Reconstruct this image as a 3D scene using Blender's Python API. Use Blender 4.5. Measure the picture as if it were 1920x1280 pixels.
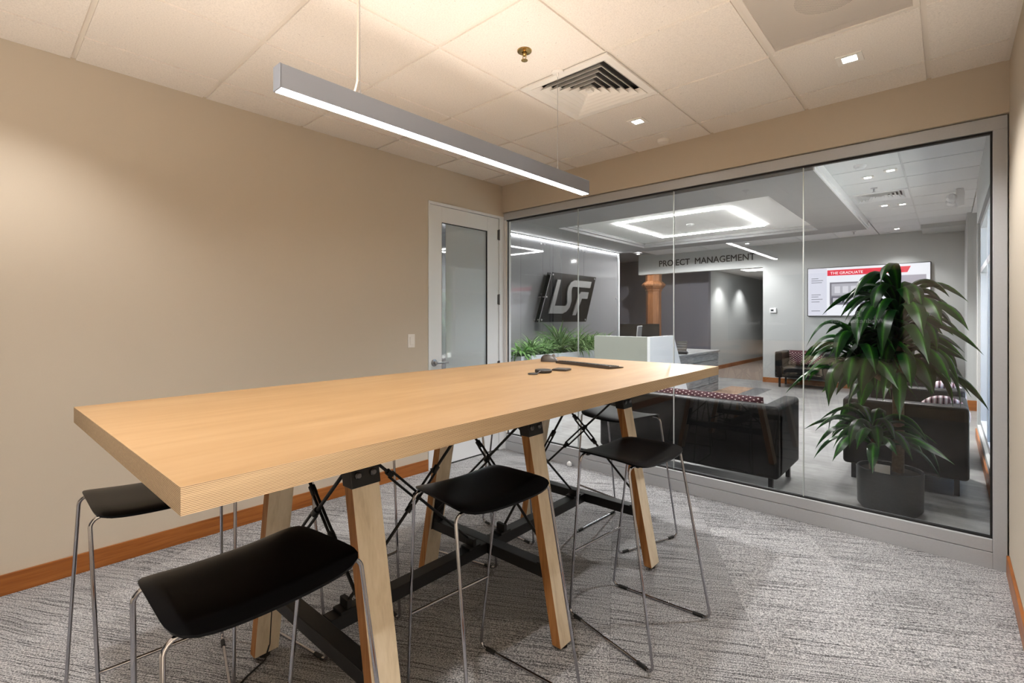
import bpy, bmesh, math, random
from math import sin, cos, pi, radians as R
from mathutils import Vector, Matrix

random.seed(7)
for o in list(bpy.data.objects):
    bpy.data.objects.remove(o, do_unlink=True)
SC = bpy.context.scene
COL = SC.collection

# ------------------------------------------------------------------ camera
cam_d = bpy.data.cameras.new('camera')
cam = bpy.data.objects.new('camera', cam_d)
COL.objects.link(cam)
cam.location = (0, 0, 1.359)
cam.rotation_euler = (pi / 2, 0, 0.7333)
cam_d.sensor_fit = 'HORIZONTAL'
cam_d.sensor_width = 36.0
cam_d.lens = 907.545 * 36.0 / 1920.0
cam_d.shift_y = (596.086 - 640.0) / 1920.0
cam_d.clip_start = 0.02
cam_d.clip_end = 300
SC.camera = cam

# ------------------------------------------------------------------ world + view
w = bpy.data.worlds.new('sky')
SC.world = w
w.use_nodes = True
nt = w.node_tree
nt.nodes.clear()
wo = nt.nodes.new('ShaderNodeOutputWorld')
bg = nt.nodes.new('ShaderNodeBackground')
sky = nt.nodes.new('ShaderNodeTexSky')
sky.sky_type = 'HOSEK_WILKIE'
sky.turbidity = 6.0
sky.sun_direction = (-0.10, 0.63, 0.77)
nt.links.new(sky.outputs[0], bg.inputs[0])
bg.inputs[1].default_value = 10.0
nt.links.new(bg.outputs[0], wo.inputs[0])
sun_d = bpy.data.lights.new('sun', 'SUN')
sun_d.energy = 26
sun_d.angle = R(1)
sun_d.color = (1, 0.97, 0.92)
sun = bpy.data.objects.new('sun', sun_d)
COL.objects.link(sun)
from mathutils import Vector as _V
sun.rotation_euler = _V((0.10, -0.63, -0.77)).to_track_quat('-Z', 'Y').to_euler()
SC.view_settings.view_transform = 'Standard'
SC.view_settings.look = 'None'
SC.view_settings.gamma = 1
SC.view_settings.use_curve_mapping = False
SC.view_settings.exposure = 1.08
SC.cycles.max_bounces = 8
SC.cycles.diffuse_bounces = 5
SC.cycles.glossy_bounces = 4
SC.cycles.transparent_max_bounces = 16
SC.cycles.transmission_bounces = 6
SC.cycles.sample_clamp_indirect = 6.0
SC.cycles.caustics_reflective = False
SC.cycles.caustics_refractive = False

WARM = (1.0, 0.975, 0.945)
NEUT = (1.0, 0.97, 0.95)
COOL = (0.97, 0.985, 1.0)
P_ROOM, P_LOBBY = 82.0, 105.0


def spot(name, loc, power, ang, col=WARM, r=0.04, blend=0.7):
    d = bpy.data.lights.new(name, 'SPOT')
    d.energy = power
    d.spot_size = R(ang)
    d.spot_blend = blend
    d.color = col
    d.shadow_soft_size = r
    o = bpy.data.objects.new(name, d)
    COL.objects.link(o)
    o.location = loc
    return o


# downlights of the meeting room (two in view, the rest behind the camera in the same 2 ft grid)
for p in [(-0.386, 3.09), (-1.605, 3.09), (-0.386, 0.04), (-1.605, 0.04), (-2.83, 0.04)]:
    spot('downlight_lamp', (p[0], p[1], 2.722), P_ROOM * (.42 if p[0] < -2 else .8 if p[1] < 1 else 1.0), 118, WARM)
# added unseen lamps aimed up to brighten the ceiling, standing in for bounced flash
for p, e_ in (((-0.08, 0.15, 0.42), 112), ((-1.6, -0.9, 0.42), 70)):
    fl_ = spot('ceiling_fill_lamp', p, e_, 120, (1.0, 0.90, 0.79), 0.40, 0.45)
    fl_.rotation_euler = (R(180), 0, 0)
# downlights of the lobby, then unseen fill lamps added to brighten it
LOBBY_DL = [(-0.45, 6.458), (-0.661, 6.621), (-0.654, 8.424), (-0.463, 8.49), (-0.662, 10.75), (-3.12, 10.8),
            (-5.6, 10.8)]
LOBBY_FILL = [(-4.5, 4.5), (-2.2, 4.6), (-4.3, 5.7), (-2.9, 5.7)]
for p in LOBBY_DL + LOBBY_FILL:
    spot('lobby_downlight_fill_lamp', (p[0], p[1], 2.90 if p[1] < 5.3 or p[1] > 9.5 or p in LOBBY_DL else 2.76), P_LOBBY * (.35 if p[0] < -5 else .5 if p[1] > 10.7 else 1.15), 110, NEUT)
spot('bulkhead_fill_lamp', (-4.0, 9.6, 2.72), 95, 178, NEUT, 0.012, 0.15)  # added lamp without a fixture, brightens the lettered bulkhead
for p in [(-4.1, 13.2), (-4.1, 14.9)]:
    spot('corridor_lamp', (p[0], p[1], 2.5), 45, 110, NEUT)


# ------------------------------------------------------------------ colour + material helpers
def S(r, g, b, a=1.0):
    f = lambda c: (c / 255 / 12.92) if c / 255 <= 0.04045 else ((c / 255 + 0.055) / 1.055) ** 2.4
    return (f(r), f(g), f(b), a)


class NT:
    def __init__(s, name):
        s.m = bpy.data.materials.new(name)
        s.m.use_nodes = True
        s.t = s.m.node_tree
        s.b = s.t.nodes['Principled BSDF']
        s.out = s.t.nodes['Material Output']

    def n(s, typ, **kw):
        nd = s.t.nodes.new(typ)
        for k, v in kw.items():
            if k.startswith('i_'):
                key = k[2:]
                key = int(key) if key.isdigit() else key.replace('_', ' ')
                nd.inputs[key].default_value = v
            else:
                setattr(nd, k, v)
        return nd

    def l(s, a, b):
        s.t.links.new(a, b)

    def ramp(s, fac, stops):
        r = s.n('ShaderNodeValToRGB')
        cr = r.color_ramp
        while len(cr.elements) < len(stops):
            cr.elements.new(0.5)
        for e, (p, c) in zip(cr.elements, stops):
            e.position = p
            e.color = c
        s.l(fac, r.inputs[0])
        return r.outputs[0]

    def bump(s, h, strength=0.2, dist=0.002):
        b = s.n('ShaderNodeBump')
        b.inputs['Strength'].default_value = strength
        b.inputs['Distance'].default_value = dist
        s.l(h, b.inputs['Height'])
        s.l(b.outputs[0], s.b.inputs['Normal'])

    def coords(s, kind='Object', scale=(1, 1, 1), rot=(0, 0, 0), loc=None):
        tc = s.n('ShaderNodeTexCoord')
        mp = s.n('ShaderNodeMapping')
        mp.inputs['Scale'].default_value = scale
        mp.inputs['Rotation'].default_value = rot
        s.l(tc.outputs[kind], mp.inputs[0])
        return mp

    def rnd_shift(s, mp, amount=30.0):
        oi = s.n('ShaderNodeObjectInfo')
        mu = s.n('ShaderNodeMath', operation='MULTIPLY')
        mu.inputs[1].default_value = amount
        s.l(oi.outputs['Random'], mu.inputs[0])
        cx = s.n('ShaderNodeCombineXYZ')
        for k in range(3):
            s.l(mu.outputs[0], cx.inputs[k])
        s.l(cx.outputs[0], mp.inputs['Location'])
        return oi


def plain(name, col, rough=0.5, metal=0.0, spec=0.5, grain=None, coat=0.0):
    t = NT(name)
    t.b.inputs['Base Color'].default_value = col
    t.b.inputs['Roughness'].default_value = rough
    t.b.inputs['Metallic'].default_value = metal
    t.b.inputs['Specular IOR Level'].default_value = spec
    if coat:
        t.b.inputs['Coat Weight'].default_value = coat
    if grain:
        sc, st, amt = grain
        mp = t.coords('Object')
        nz = t.n('ShaderNodeTexNoise', i_Scale=sc, i_Detail=4.0)
        t.l(mp.outputs[0], nz.inputs['Vector'])
        t.bump(nz.outputs[0], st, 0.002)
        d = tuple(c * (1 - amt) for c in col[:3]) + (1,)
        h = tuple(min(1, c * (1 + amt)) for c in col[:3]) + (1,)
        t.l(t.ramp(nz.outputs[0], [(0.3, d), (0.7, h)]), t.b.inputs['Base Color'])
    return t.m


def emit(name, col, strength, base=0.8):
    t = NT(name)
    t.b.inputs['Base Color'].default_value = (base, base, base, 1)
    t.b.inputs['Emission Color'].default_value = col
    t.b.inputs['Emission Strength'].default_value = strength
    return t.m


def wood(name, stops, scale=(1.2, 14, 14), rough=0.4, rings=True, rnd=True, spec=0.4):
    t = NT(name)
    mp = t.coords('Object', scale)
    if rnd:
        t.rnd_shift(mp, 17.0)
    n1 = t.n('ShaderNodeTexNoise', i_Scale=1.6, i_Detail=8.0, i_Roughness=0.6, i_Distortion=0.6)
    t.l(mp.outputs[0], n1.inputs['Vector'])
    n2 = t.n('ShaderNodeTexNoise', i_Scale=9.0, i_Detail=3.0)
    t.l(mp.outputs[0], n2.inputs['Vector'])
    mx = t.n('ShaderNodeMath', operation='MULTIPLY_ADD')
    mx.inputs[1].default_value = 0.3
    t.l(n2.outputs[0], mx.inputs[0])
    t.l(n1.outputs[0], mx.inputs[2])
    c = t.ramp(mx.outputs[0], [(0.42, stops[0]), (0.62, stops[1]), (0.85, stops[2])])
    t.l(c, t.b.inputs['Base Color'])
    t.b.inputs['Roughness'].default_value = rough
    t.b.inputs['Specular IOR Level'].default_value = spec
    t.bump(mx.outputs[0], 0.05, 0.001)
    return t.m


M = {}
M['wall'] = plain('wall_paint', S(196, 185, 169), 0.85, spec=0.2, grain=(220, 0.04, 0.01))
M['ceil_tile'] = None


def ceiling_tile_mat(name, col):
    t = NT(name)
    mp = t.coords('Object')
    t.rnd_shift(mp, 9.0)
    n1 = t.n('ShaderNodeTexNoise', i_Scale=150.0, i_Detail=3.0, i_Roughness=0.7)
    t.l(mp.outputs[0], n1.inputs['Vector'])
    n2 = t.n('ShaderNodeTexNoise', i_Scale=75.0, i_Detail=4.0)
    t.l(mp.outputs[0], n2.inputs['Vector'])
    d1 = tuple(c * 0.90 for c in col[:3]) + (1,)
    d2 = tuple(c * 0.62 for c in col[:3]) + (1,)
    c1 = t.ramp(n1.outputs[0], [(0.40, d1), (0.56, col)])
    f = t.ramp(n2.outputs[0], [(0.26, (1, 1, 1, 1)), (0.30, (0, 0, 0, 1))])
    mx = t.n('ShaderNodeMix', data_type='RGBA')
    t.l(f, mx.inputs['Factor'])
    t.l(c1, mx.inputs['A'])
    mx.inputs['B'].default_value = d2
    t.l(mx.outputs['Result'], t.b.inputs['Base Color'])
    t.b.inputs['Roughness'].default_value = 0.95
    t.b.inputs['Specular IOR Level'].default_value = 0.1
    t.bump(n1.outputs[0], 0.35, 0.002)
    return t.m


M['tile'] = ceiling_tile_mat('acoustic_tile', S(232, 225, 217))
M['tile_lobby'] = ceiling_tile_mat('lobby_acoustic_tile', S(226, 227, 229))
M['grid'] = plain('ceiling_grid_metal', S(222, 214, 204), 0.5)
M['grid_lobby'] = plain('lobby_grid_metal', S(205, 206, 208), 0.5)


def carpet_mat():
    t = NT('carpet_pile')
    mp = t.coords('Object')
    oi = t.rnd_shift(mp, 40.0)
    # slow wander across the streaks
    wob = t.n('ShaderNodeTexNoise', i_Scale=5.0, i_Detail=2.0)
    t.l(mp.outputs[0], wob.inputs['Vector'])
    sep = t.n('ShaderNodeSeparateXYZ')
    t.l(mp.outputs[0], sep.inputs[0])
    ad = t.n('ShaderNodeMath', operation='MULTIPLY_ADD')
    ad.inputs[1].default_value = 0.032
    t.l(wob.outputs[0], ad.inputs[0])
    t.l(sep.outputs[1], ad.inputs[2])
    cx = t.n('ShaderNodeCombineXYZ')
    sx = t.n('ShaderNodeMath', operation='MULTIPLY')
    sx.inputs[1].default_value = 2.4
    t.l(sep.outputs[0], sx.inputs[0])
    sy = t.n('ShaderNodeMath', operation='MULTIPLY')
    sy.inputs[1].default_value = 165.0
    t.l(ad.outputs[0], sy.inputs[0])
    t.l(sx.outputs[0], cx.inputs[0])
    t.l(sy.outputs[0], cx.inputs[1])
    st = t.n('ShaderNodeTexNoise', i_Scale=1.0, i_Detail=2.0, i_Roughness=0.55)
    t.l(cx.outputs[0], st.inputs['Vector'])
    lines = t.ramp(st.outputs[0], [(0.37, (0, 0, 0, 1)), (0.49, (1, 1, 1, 1))])
    # ribs
    rb = t.n('ShaderNodeTexWave', wave_type='BANDS', bands_direction='Y', i_Scale=38.0, i_Distortion=1.2)
    rb.inputs['Detail'].default_value = 2.0
    rb.inputs['Detail Scale'].default_value = 6.0
    t.l(mp.outputs[0], rb.inputs['Vector'])
    # loops
    vo = t.n('ShaderNodeTexNoise', i_Scale=190.0, i_Detail=2.0, i_Roughness=0.6)
    t.l(mp.outputs[0], vo.inputs['Vector'])
    m1 = t.n('ShaderNodeMath', operation='MULTIPLY_ADD')
    m1.inputs[1].default_value = 0.08
    t.l(rb.outputs[1], m1.inputs[0])
    a1 = t.n('ShaderNodeMath', operation='MULTIPLY')
    a1.inputs[1].default_value = 0.17
    t.l(lines, a1.inputs[0])
    t.l(a1.outputs[0], m1.inputs[2])
    m2 = t.n('ShaderNodeMath', operation='MULTIPLY_ADD')
    m2.inputs[1].default_value = 0.95
    t.l(vo.outputs[0], m2.inputs[0])
    t.l(m1.outputs[0], m2.inputs[2])
    c = t.ramp(m2.outputs[0], [(0.36, S(47, 47, 48)), (0.54, S(95, 95, 97)), (0.70, S(163, 163, 165)), (0.86, S(204, 203, 205))])
    # tile to tile tone
    mr = t.n('ShaderNodeMapRange')
    mr.inputs['To Min'].default_value = 0.80
    mr.inputs['To Max'].default_value = 1.10
    t.l(oi.outputs['Random'], mr.inputs[0])
    vm = t.n('ShaderNodeVectorMath', operation='SCALE')
    t.l(c, vm.inputs[0])
    t.l(mr.outputs[0], vm.inputs['Scale'])
    t.l(vm.outputs[0], t.b.inputs['Base Color'])
    t.b.inputs['Roughness'].default_value = 0.95
    t.b.inputs['Specular IOR Level'].default_value = 0.08
    t.bump(m2.outputs[0], 0.7, 0.004)
    return t.m


M['carpet'] = carpet_mat()
M['maple'] = wood('maple_laminate', (S(143, 111, 74), S(153, 121, 83), S(162, 131, 94)), (5, 0.55, 5), 0.42, rnd=False)


def ply_edge_mat(name, light, dark, axis=2, freq=430.0, fine=None):
    t = NT(name)
    mp = t.coords('Object')
    sep = t.n('ShaderNodeSeparateXYZ')
    t.l(mp.outputs[0], sep.inputs[0])
    mu = t.n('ShaderNodeMath', operation='MULTIPLY')
    mu.inputs[1].default_value = freq
    t.l(sep.outputs[axis], mu.inputs[0])
    sn = t.n('ShaderNodeMath', operation='SINE')
    t.l(mu.outputs[0], sn.inputs[0])
    mr = t.n('ShaderNodeMapRange')
    mr.inputs['From Min'].default_value = -1
    t.l(sn.outputs[0], mr.inputs[0])
    sc = [3.0, 3.0, 3.0]
    sc[axis] = 260.0
    mp2 = t.coords('Object', (60, 4, 200))
    nz = t.n('ShaderNodeTexNoise', i_Scale=1.0, i_Detail=4.0)
    t.l(mp2.outputs[0], nz.inputs['Vector'])
    ad = t.n('ShaderNodeMath', operation='MULTIPLY_ADD')
    ad.inputs[1].default_value = 0.5
    t.l(nz.outputs[0], ad.inputs[0])
    t.l(mr.outputs[0], ad.inputs[2])
    c = t.ramp(ad.outputs[0], [(0.30, dark), (0.62, light)])
    t.l(c, t.b.inputs['Base Color'])
    t.b.inputs['Roughness'].default_value = 0.6
    t.b.inputs['Specular IOR Level'].default_value = 0.25
    return t.m


M['ply_edge'] = ply_edge_mat('plywood_layers', S(178, 154, 122), S(96, 74, 56), 2, 1960.0)
M['ply_face'] = wood('birch_ply_face', (S(202, 186, 160), S(219, 205, 180), S(230, 217, 195)), (14, 14, 1.2), 0.55)
M['ply_side'] = wood('birch_ply_side', (S(128, 82, 42), S(160, 108, 60), S(182, 130, 78)), (30, 30, 1.5), 0.6)
M['black_metal'] = plain('black_powder_steel', S(18, 18, 19), 0.45, 0.0, 0.4, grain=(400, 0.03, 0.05))
M['bolt'] = plain('dark_bolt', S(105, 105, 108), 0.35, 0.9)
M['chrome'] = plain('chrome_tube', S(178, 178, 184), 0.07, 1.0)
M['seat'] = plain('black_ply_seat', S(7, 7, 8), 0.30, 0.0, 0.13, grain=(160, 0.02, 0.06))
M['rubber'] = plain('black_rubber', S(20, 20, 20), 0.7)
M['cherry'] = wood('cherry_wood', (S(122, 68, 26), S(146, 86, 36), S(166, 104, 50)), (8, 1.0, 20), 0.35)
M['cherry_x'] = wood('cherry_wood_cross', (S(122, 68, 26), S(146, 86, 36), S(166, 104, 50)), (1.0, 8, 20), 0.35)
M['column_wood'] = wood('column_cherry', (S(104, 64, 40), S(130, 86, 56), S(150, 106, 72)), (12, 12, 1.0), 0.35)
M['alu'] = plain('satin_aluminium', S(182, 185, 190), 0.42, 0.2, 0.5, grain=(90, 0.01, 0.02))
M['alu_dark'] = plain('aluminium_line', S(120, 118, 116), 0.4, 0.4)
M['door_alu'] = plain('door_aluminium', S(226, 229, 232), 0.36, 0.1, 0.5)
M['gasket'] = plain('black_gasket', S(14, 14, 15), 0.6)
M['lamp_body'] = plain('grey_lamp_body', S(150, 156, 168), 0.35, 0.55)
M['lamp_glow'] = emit('lamp_diffuser_glow', (1.0, 0.98, 0.955, 1), 32.0)
M['lamp_fill'] = emit('lamp_fill_glow', (1.0, 0.90, 0.80, 1), 7.0)  # fill glow added for the ceiling, on the pendant's hidden top
M['led'] = emit('led_strip_glow', (1.0, 0.985, 0.95, 1), 32.0)
M['led_wash'] = emit('wall_wash_glow', (1.0, 0.985, 0.96, 1), 18.0)
M['lens'] = emit('downlight_lens_glow', (1.0, 0.98, 0.95, 1), 16.0)
M['white'] = plain('white_enamel', S(232, 228, 222), 0.45)
M['white_cool'] = plain('white_plastic', S(228, 229, 231), 0.4)
M['brass'] = plain('brass', S(190, 160, 105), 0.25, 1.0)
M['steel'] = plain('brushed_steel', S(175, 175, 178), 0.28, 1.0)
M['dark_cavity'] = plain('duct_interior', S(58, 55, 54), 0.9)
M['charcoal_plastic'] = plain('charcoal_plastic', S(46, 44, 43), 0.45)
M['graphite'] = plain('graphite_plastic', S(72, 66, 62), 0.4, 0.1)
M['black'] = plain('black_plastic', S(16, 16, 17), 0.4)


def glass_mat(name, tint, spec=1.0):
    t = NT(name)
    t.t.nodes.remove(t.b)
    tr = t.n('ShaderNodeBsdfTransparent')
    tr.inputs[0].default_value = tint
    gl = t.n('ShaderNodeBsdfGlossy')
    gl.inputs['Roughness'].default_value = 0.0
    gl.inputs[0].default_value = (spec, spec, spec, 1)
    fr = t.n('ShaderNodeFresnel')
    fr.inputs[0].default_value = 1.48
    mx = t.n('ShaderNodeMixShader')
    # both faces of the sheet are counted at its entry face; the exit face only transmits
    ge = t.n('ShaderNodeNewGeometry')
    fm = t.n('ShaderNodeMath', operation='SUBTRACT')
    fm.inputs[0].default_value = 1.0
    t.l(ge.outputs['Backfacing'], fm.inputs[1])
    f2 = t.n('ShaderNodeMath', operation='MULTIPLY')
    t.l(fr.outputs[0], f2.inputs[0])
    t.l(fm.outputs[0], f2.inputs[1])
    f3 = t.n('ShaderNodeMath', operation='MULTIPLY', use_clamp=True)
    f3.inputs[1].default_value = 1.4
    t.l(f2.outputs[0], f3.inputs[0])
    t.l(f3.outputs[0], mx.inputs[0])
    t.l(tr.outputs[0], mx.inputs[1])
    t.l(gl.outputs[0], mx.inputs[2])
    t.l(mx.outputs[0], t.out.inputs[0])
    return t.m


M['glass'] = glass_mat('clear_partition_glass', (0.93, 0.94, 0.94, 1))
M['glass_edge'] = plain('glass_joint_sealant', S(196, 203, 204), 0.2, 0.2)
M['glass_window'] = glass_mat('window_glass', (0.95, 0.97, 0.97, 1))
_t = NT('frosted_film')
_t.b.inputs['Base Color'].default_value = S(240, 242, 243)
_t.b.inputs['Roughness'].default_value = 0.6
_tl = _t.n('ShaderNodeBsdfTranslucent')
_tl.inputs[0].default_value = S(235, 240, 242)
_mx = _t.n('ShaderNodeMixShader')
_mx.inputs[0].default_value = 0.5
_t.l(_t.b.outputs[0], _mx.inputs[1])
_t.l(_tl.outputs[0], _mx.inputs[2])
_t.l(_mx.outputs[0], _t.out.inputs[0])
M['film'] = _t.m

M['soffit'] = plain('grey_gypsum', S(150, 150, 152), 0.8, grain=(60, 0.02, 0.01))
M['coffer'] = plain('white_gypsum', S(238, 238, 238), 0.8)
M['lobby_wall'] = plain('sage_wall_paint', S(176, 180, 176), 0.8, grain=(150, 0.03, 0.01))
M['lobby_white'] = plain('pale_wall_paint', S(180, 183, 183), 0.8, grain=(150, 0.03, 0.01))
M['purple_wall'] = plain('slate_wall_paint', S(112, 112, 120), 0.8, grain=(150, 0.03, 0.02))
M['panel_glass'] = plain('smoked_glass_cladding', S(120, 120, 123), 0.03, 0.0, 0.9, coat=0.4)
M['sign_black'] = plain('black_acrylic', S(9, 9, 10), 0.3, 0.0, 0.08)
M['sign_metal'] = plain('grey_sign_metal', S(100, 100, 100), 0.5, 0.1)
M['leather'] = plain('black_leather', S(12, 12, 13), 0.45, 0.0, 0.2, grain=(260, 0.12, 0.1))
M['letter'] = plain('black_letter', S(28, 26, 26), 0.5)
M['desk_grey'] = plain('desk_sage_laminate', S(146, 150, 142), 0.5)
M['desk_white'] = plain('desk_white_laminate', S(226, 229, 232), 0.4)
M['planter'] = plain('white_trough', S(206, 212, 218), 0.45)
M['pot'] = plain('charcoal_pot', S(52, 56, 58), 0.55, grain=(90, 0.1, 0.12))
M['soil'] = plain('potting_soil', S(46, 36, 28), 0.95, grain=(80, 0.8, 0.4))


def stone_mat():
    t = NT('grey_stone_plank')
    mp = t.coords('Object', (5, 2.2, 26))
    t.rnd_shift(mp, 23)
    nz = t.n('ShaderNodeTexNoise', i_Scale=1.6, i_Detail=7.0, i_Roughness=0.65)
    t.l(mp.outputs[0], nz.inputs['Vector'])
    t.l(t.ramp(nz.outputs[0], [(0.3, S(96, 99, 102)), (0.55, S(140, 143, 145)), (0.75, S(172, 174, 176))]),
        t.b.inputs['Base Color'])
    t.b.inputs['Roughness'].default_value = 0.5
    t.bump(nz.outputs[0], 0.2, 0.003)
    return t.m


M['stone'] = stone_mat()


def floor_mat():
    t = NT('mottled_concrete')
    mp = t.coords('Object')
    t.rnd_shift(mp, 11)
    n1 = t.n('ShaderNodeTexNoise', i_Scale=2.6, i_Detail=8.0, i_Roughness=0.68)
    t.l(mp.outputs[0], n1.inputs['Vector'])
    mp2 = t.coords('Object', (2.5, 16, 1))
    n2 = t.n('ShaderNodeTexNoise', i_Scale=1.5, i_Detail=5.0)
    t.l(mp2.outputs[0], n2.inputs['Vector'])
    mx = t.n('ShaderNodeMath', operation='MULTIPLY_ADD')
    mx.inputs[1].default_value = 0.45
    t.l(n2.outputs[0], mx.inputs[0])
    t.l(n1.outputs[0], mx.inputs[2])
    t.l(t.ramp(mx.outputs[0], [(0.45, S(96, 95, 94)), (0.75, S(132, 131, 130)), (0.95, S(156, 155, 153))]),
        t.b.inputs['Base Color'])
    t.b.inputs['Roughness'].default_value = 0.33
    return t.m


M['concrete'] = floor_mat()
M['inlay_wood'] = wood('floor_wood_inlay', (S(120, 92, 72), S(148, 118, 96), S(168, 140, 116)), (1, 12, 1), 0.4)
M['inlay_dark'] = plain('floor_charcoal_inlay', S(84, 85, 88), 0.4, grain=(12, 0.02, 0.15))
M['corridor_carpet'] = plain('corridor_carpet', S(120, 106, 96), 0.95, grain=(90, 0.4, 0.2))


def diamond_fabric():
    t = NT('maroon_diamond_fabric')
    mp = t.coords('Object', (1, 1, 1))
    sep = t.n('ShaderNodeSeparateXYZ')
    t.l(mp.outputs[0], sep.inputs[0])

    def tri(out, k):
        a = t.n('ShaderNodeMath', operation='MULTIPLY')
        a.inputs[1].default_value = k
        t.l(out, a.inputs[0])
        b = t.n('ShaderNodeMath', operation='PINGPONG')
        b.inputs[1].default_value = 1.0
        t.l(a.outputs[0], b.inputs[0])
        return b.outputs[0]
    zz = t.n('ShaderNodeMath', operation='ADD')
    t.l(sep.outputs[1], zz.inputs[0])
    t.l(sep.outputs[2], zz.inputs[1])
    x, z = tri(sep.outputs[0], 36.0), tri(zz.outputs[0], 44.0)
    ad = t.n('ShaderNodeMath', operation='ADD')
    t.l(x, ad.inputs[0])
    t.l(z, ad.inputs[1])
    pp = t.n('ShaderNodeMath', operation='PINGPONG')
    pp.inputs[1].default_value = 1.0
    t.l(ad.outputs[0], pp.inputs[0])
    c = t.ramp(pp.outputs[0], [(0.0, S(214, 204, 202)), (0.26, S(214, 204, 202)), (0.32, S(84, 34, 46)), (1.0, S(52, 22, 34))])
    t.l(c, t.b.inputs['Base Color'])
    t.b.inputs['Roughness'].default_value = 0.85
    return t.m


M['diamond'] = diamond_fabric()


def stripe_fabric():
    t = NT('striped_cushion_fabric')
    mp = t.coords('Object')
    nz = t.n('ShaderNodeTexWave', wave_type='BANDS', bands_direction='X', i_Scale=9.0, i_Distortion=1.5)
    t.l(mp.outputs[0], nz.inputs['Vector'])
    c = t.ramp(nz.outputs[1], [(0.0, S(40, 34, 44)), (0.3, S(130, 60, 72)), (0.5, S(214, 206, 208)), (0.75, S(160, 120, 130)),
                               (1.0, S(226, 222, 222))])
    t.l(c, t.b.inputs['Base Color'])
    t.b.inputs['Roughness'].default_value = 0.85
    return t.m


M['stripe'] = stripe_fabric()


def leaf_mat(name, a, b, rough=0.28, rnd=True):
    t = NT(name)
    oi = t.n('ShaderNodeObjectInfo')
    mp = t.coords('UV', (1, 1, 1))
    sep = t.n('ShaderNodeSeparateXYZ')
    t.l(mp.outputs[0], sep.inputs[0])
    cn = t.n('ShaderNodeMath', operation='ABSOLUTE')
    sb = t.n('ShaderNodeMath', operation='SUBTRACT')
    sb.inputs[1].default_value = 0.5
    t.l(sep.outputs[0], sb.inputs[0])
    t.l(sb.outputs[0], cn.inputs[0])
    mp2 = t.coords('UV', (30, 1.5, 1))
    nz = t.n('ShaderNodeTexNoise', i_Scale=2.0, i_Detail=3.0)
    t.l(mp2.outputs[0], nz.inputs['Vector'])
    ad = t.n('ShaderNodeMath', operation='MULTIPLY_ADD')
    ad.inputs[1].default_value = 0.35
    t.l(nz.outputs[0], ad.inputs[0])
    t.l(cn.outputs[0], ad.inputs[2])
    c = t.ramp(ad.outputs[0], [(0.12, b), (0.36, a)])
    hs = t.n('ShaderNodeHueSaturation')
    mr = t.n('ShaderNodeMapRange')
    mr.inputs['To Min'].default_value = 0.75
    mr.inputs['To Max'].default_value = 1.35
    t.l(oi.outputs['Random'], mr.inputs[0])
    t.l(mr.outputs[0], hs.inputs['Value'])
    t.l(c, hs.inputs['Color'])
    t.l(hs.outputs[0], t.b.inputs['Base Color'])
    t.b.inputs['Roughness'].default_value = rough
    t.b.inputs['Specular IOR Level'].default_value = 0.32
    tl = t.n('ShaderNodeBsdfTranslucent')
    t.l(hs.outputs[0], tl.inputs[0])
    mx = t.n('ShaderNodeMixShader')
    mx.inputs[0].default_value = 0.25
    t.l(t.b.outputs[0], mx.inputs[1])
    t.l(tl.outputs[0], mx.inputs[2])
    t.l(mx.outputs[0], t.out.inputs[0])
    return t.m


M['leaf'] = leaf_mat('corn_plant_leaf', S(8, 48, 12), S(56, 122, 26), .32)
M['leaf_grass'] = leaf_mat('trough_plant_leaf', S(70, 112, 56), S(176, 200, 134), 0.4)
M['leaf_bush'] = leaf_mat('broad_trough_leaf', S(70, 116, 50), S(120, 160, 70), 0.4)
M['trunk'] = plain('corn_plant_trunk', S(112, 92, 72), 0.85, grain=(60, 0.6, 0.25))
M['hedge'] = plain('hedge_leaf', S(70, 104, 60), 0.8, grain=(30, 0.5, 0.4))
M['lawn'] = plain('pale_paving', S(188, 186, 180), 0.95, grain=(20, 0.4, 0.25))


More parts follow.
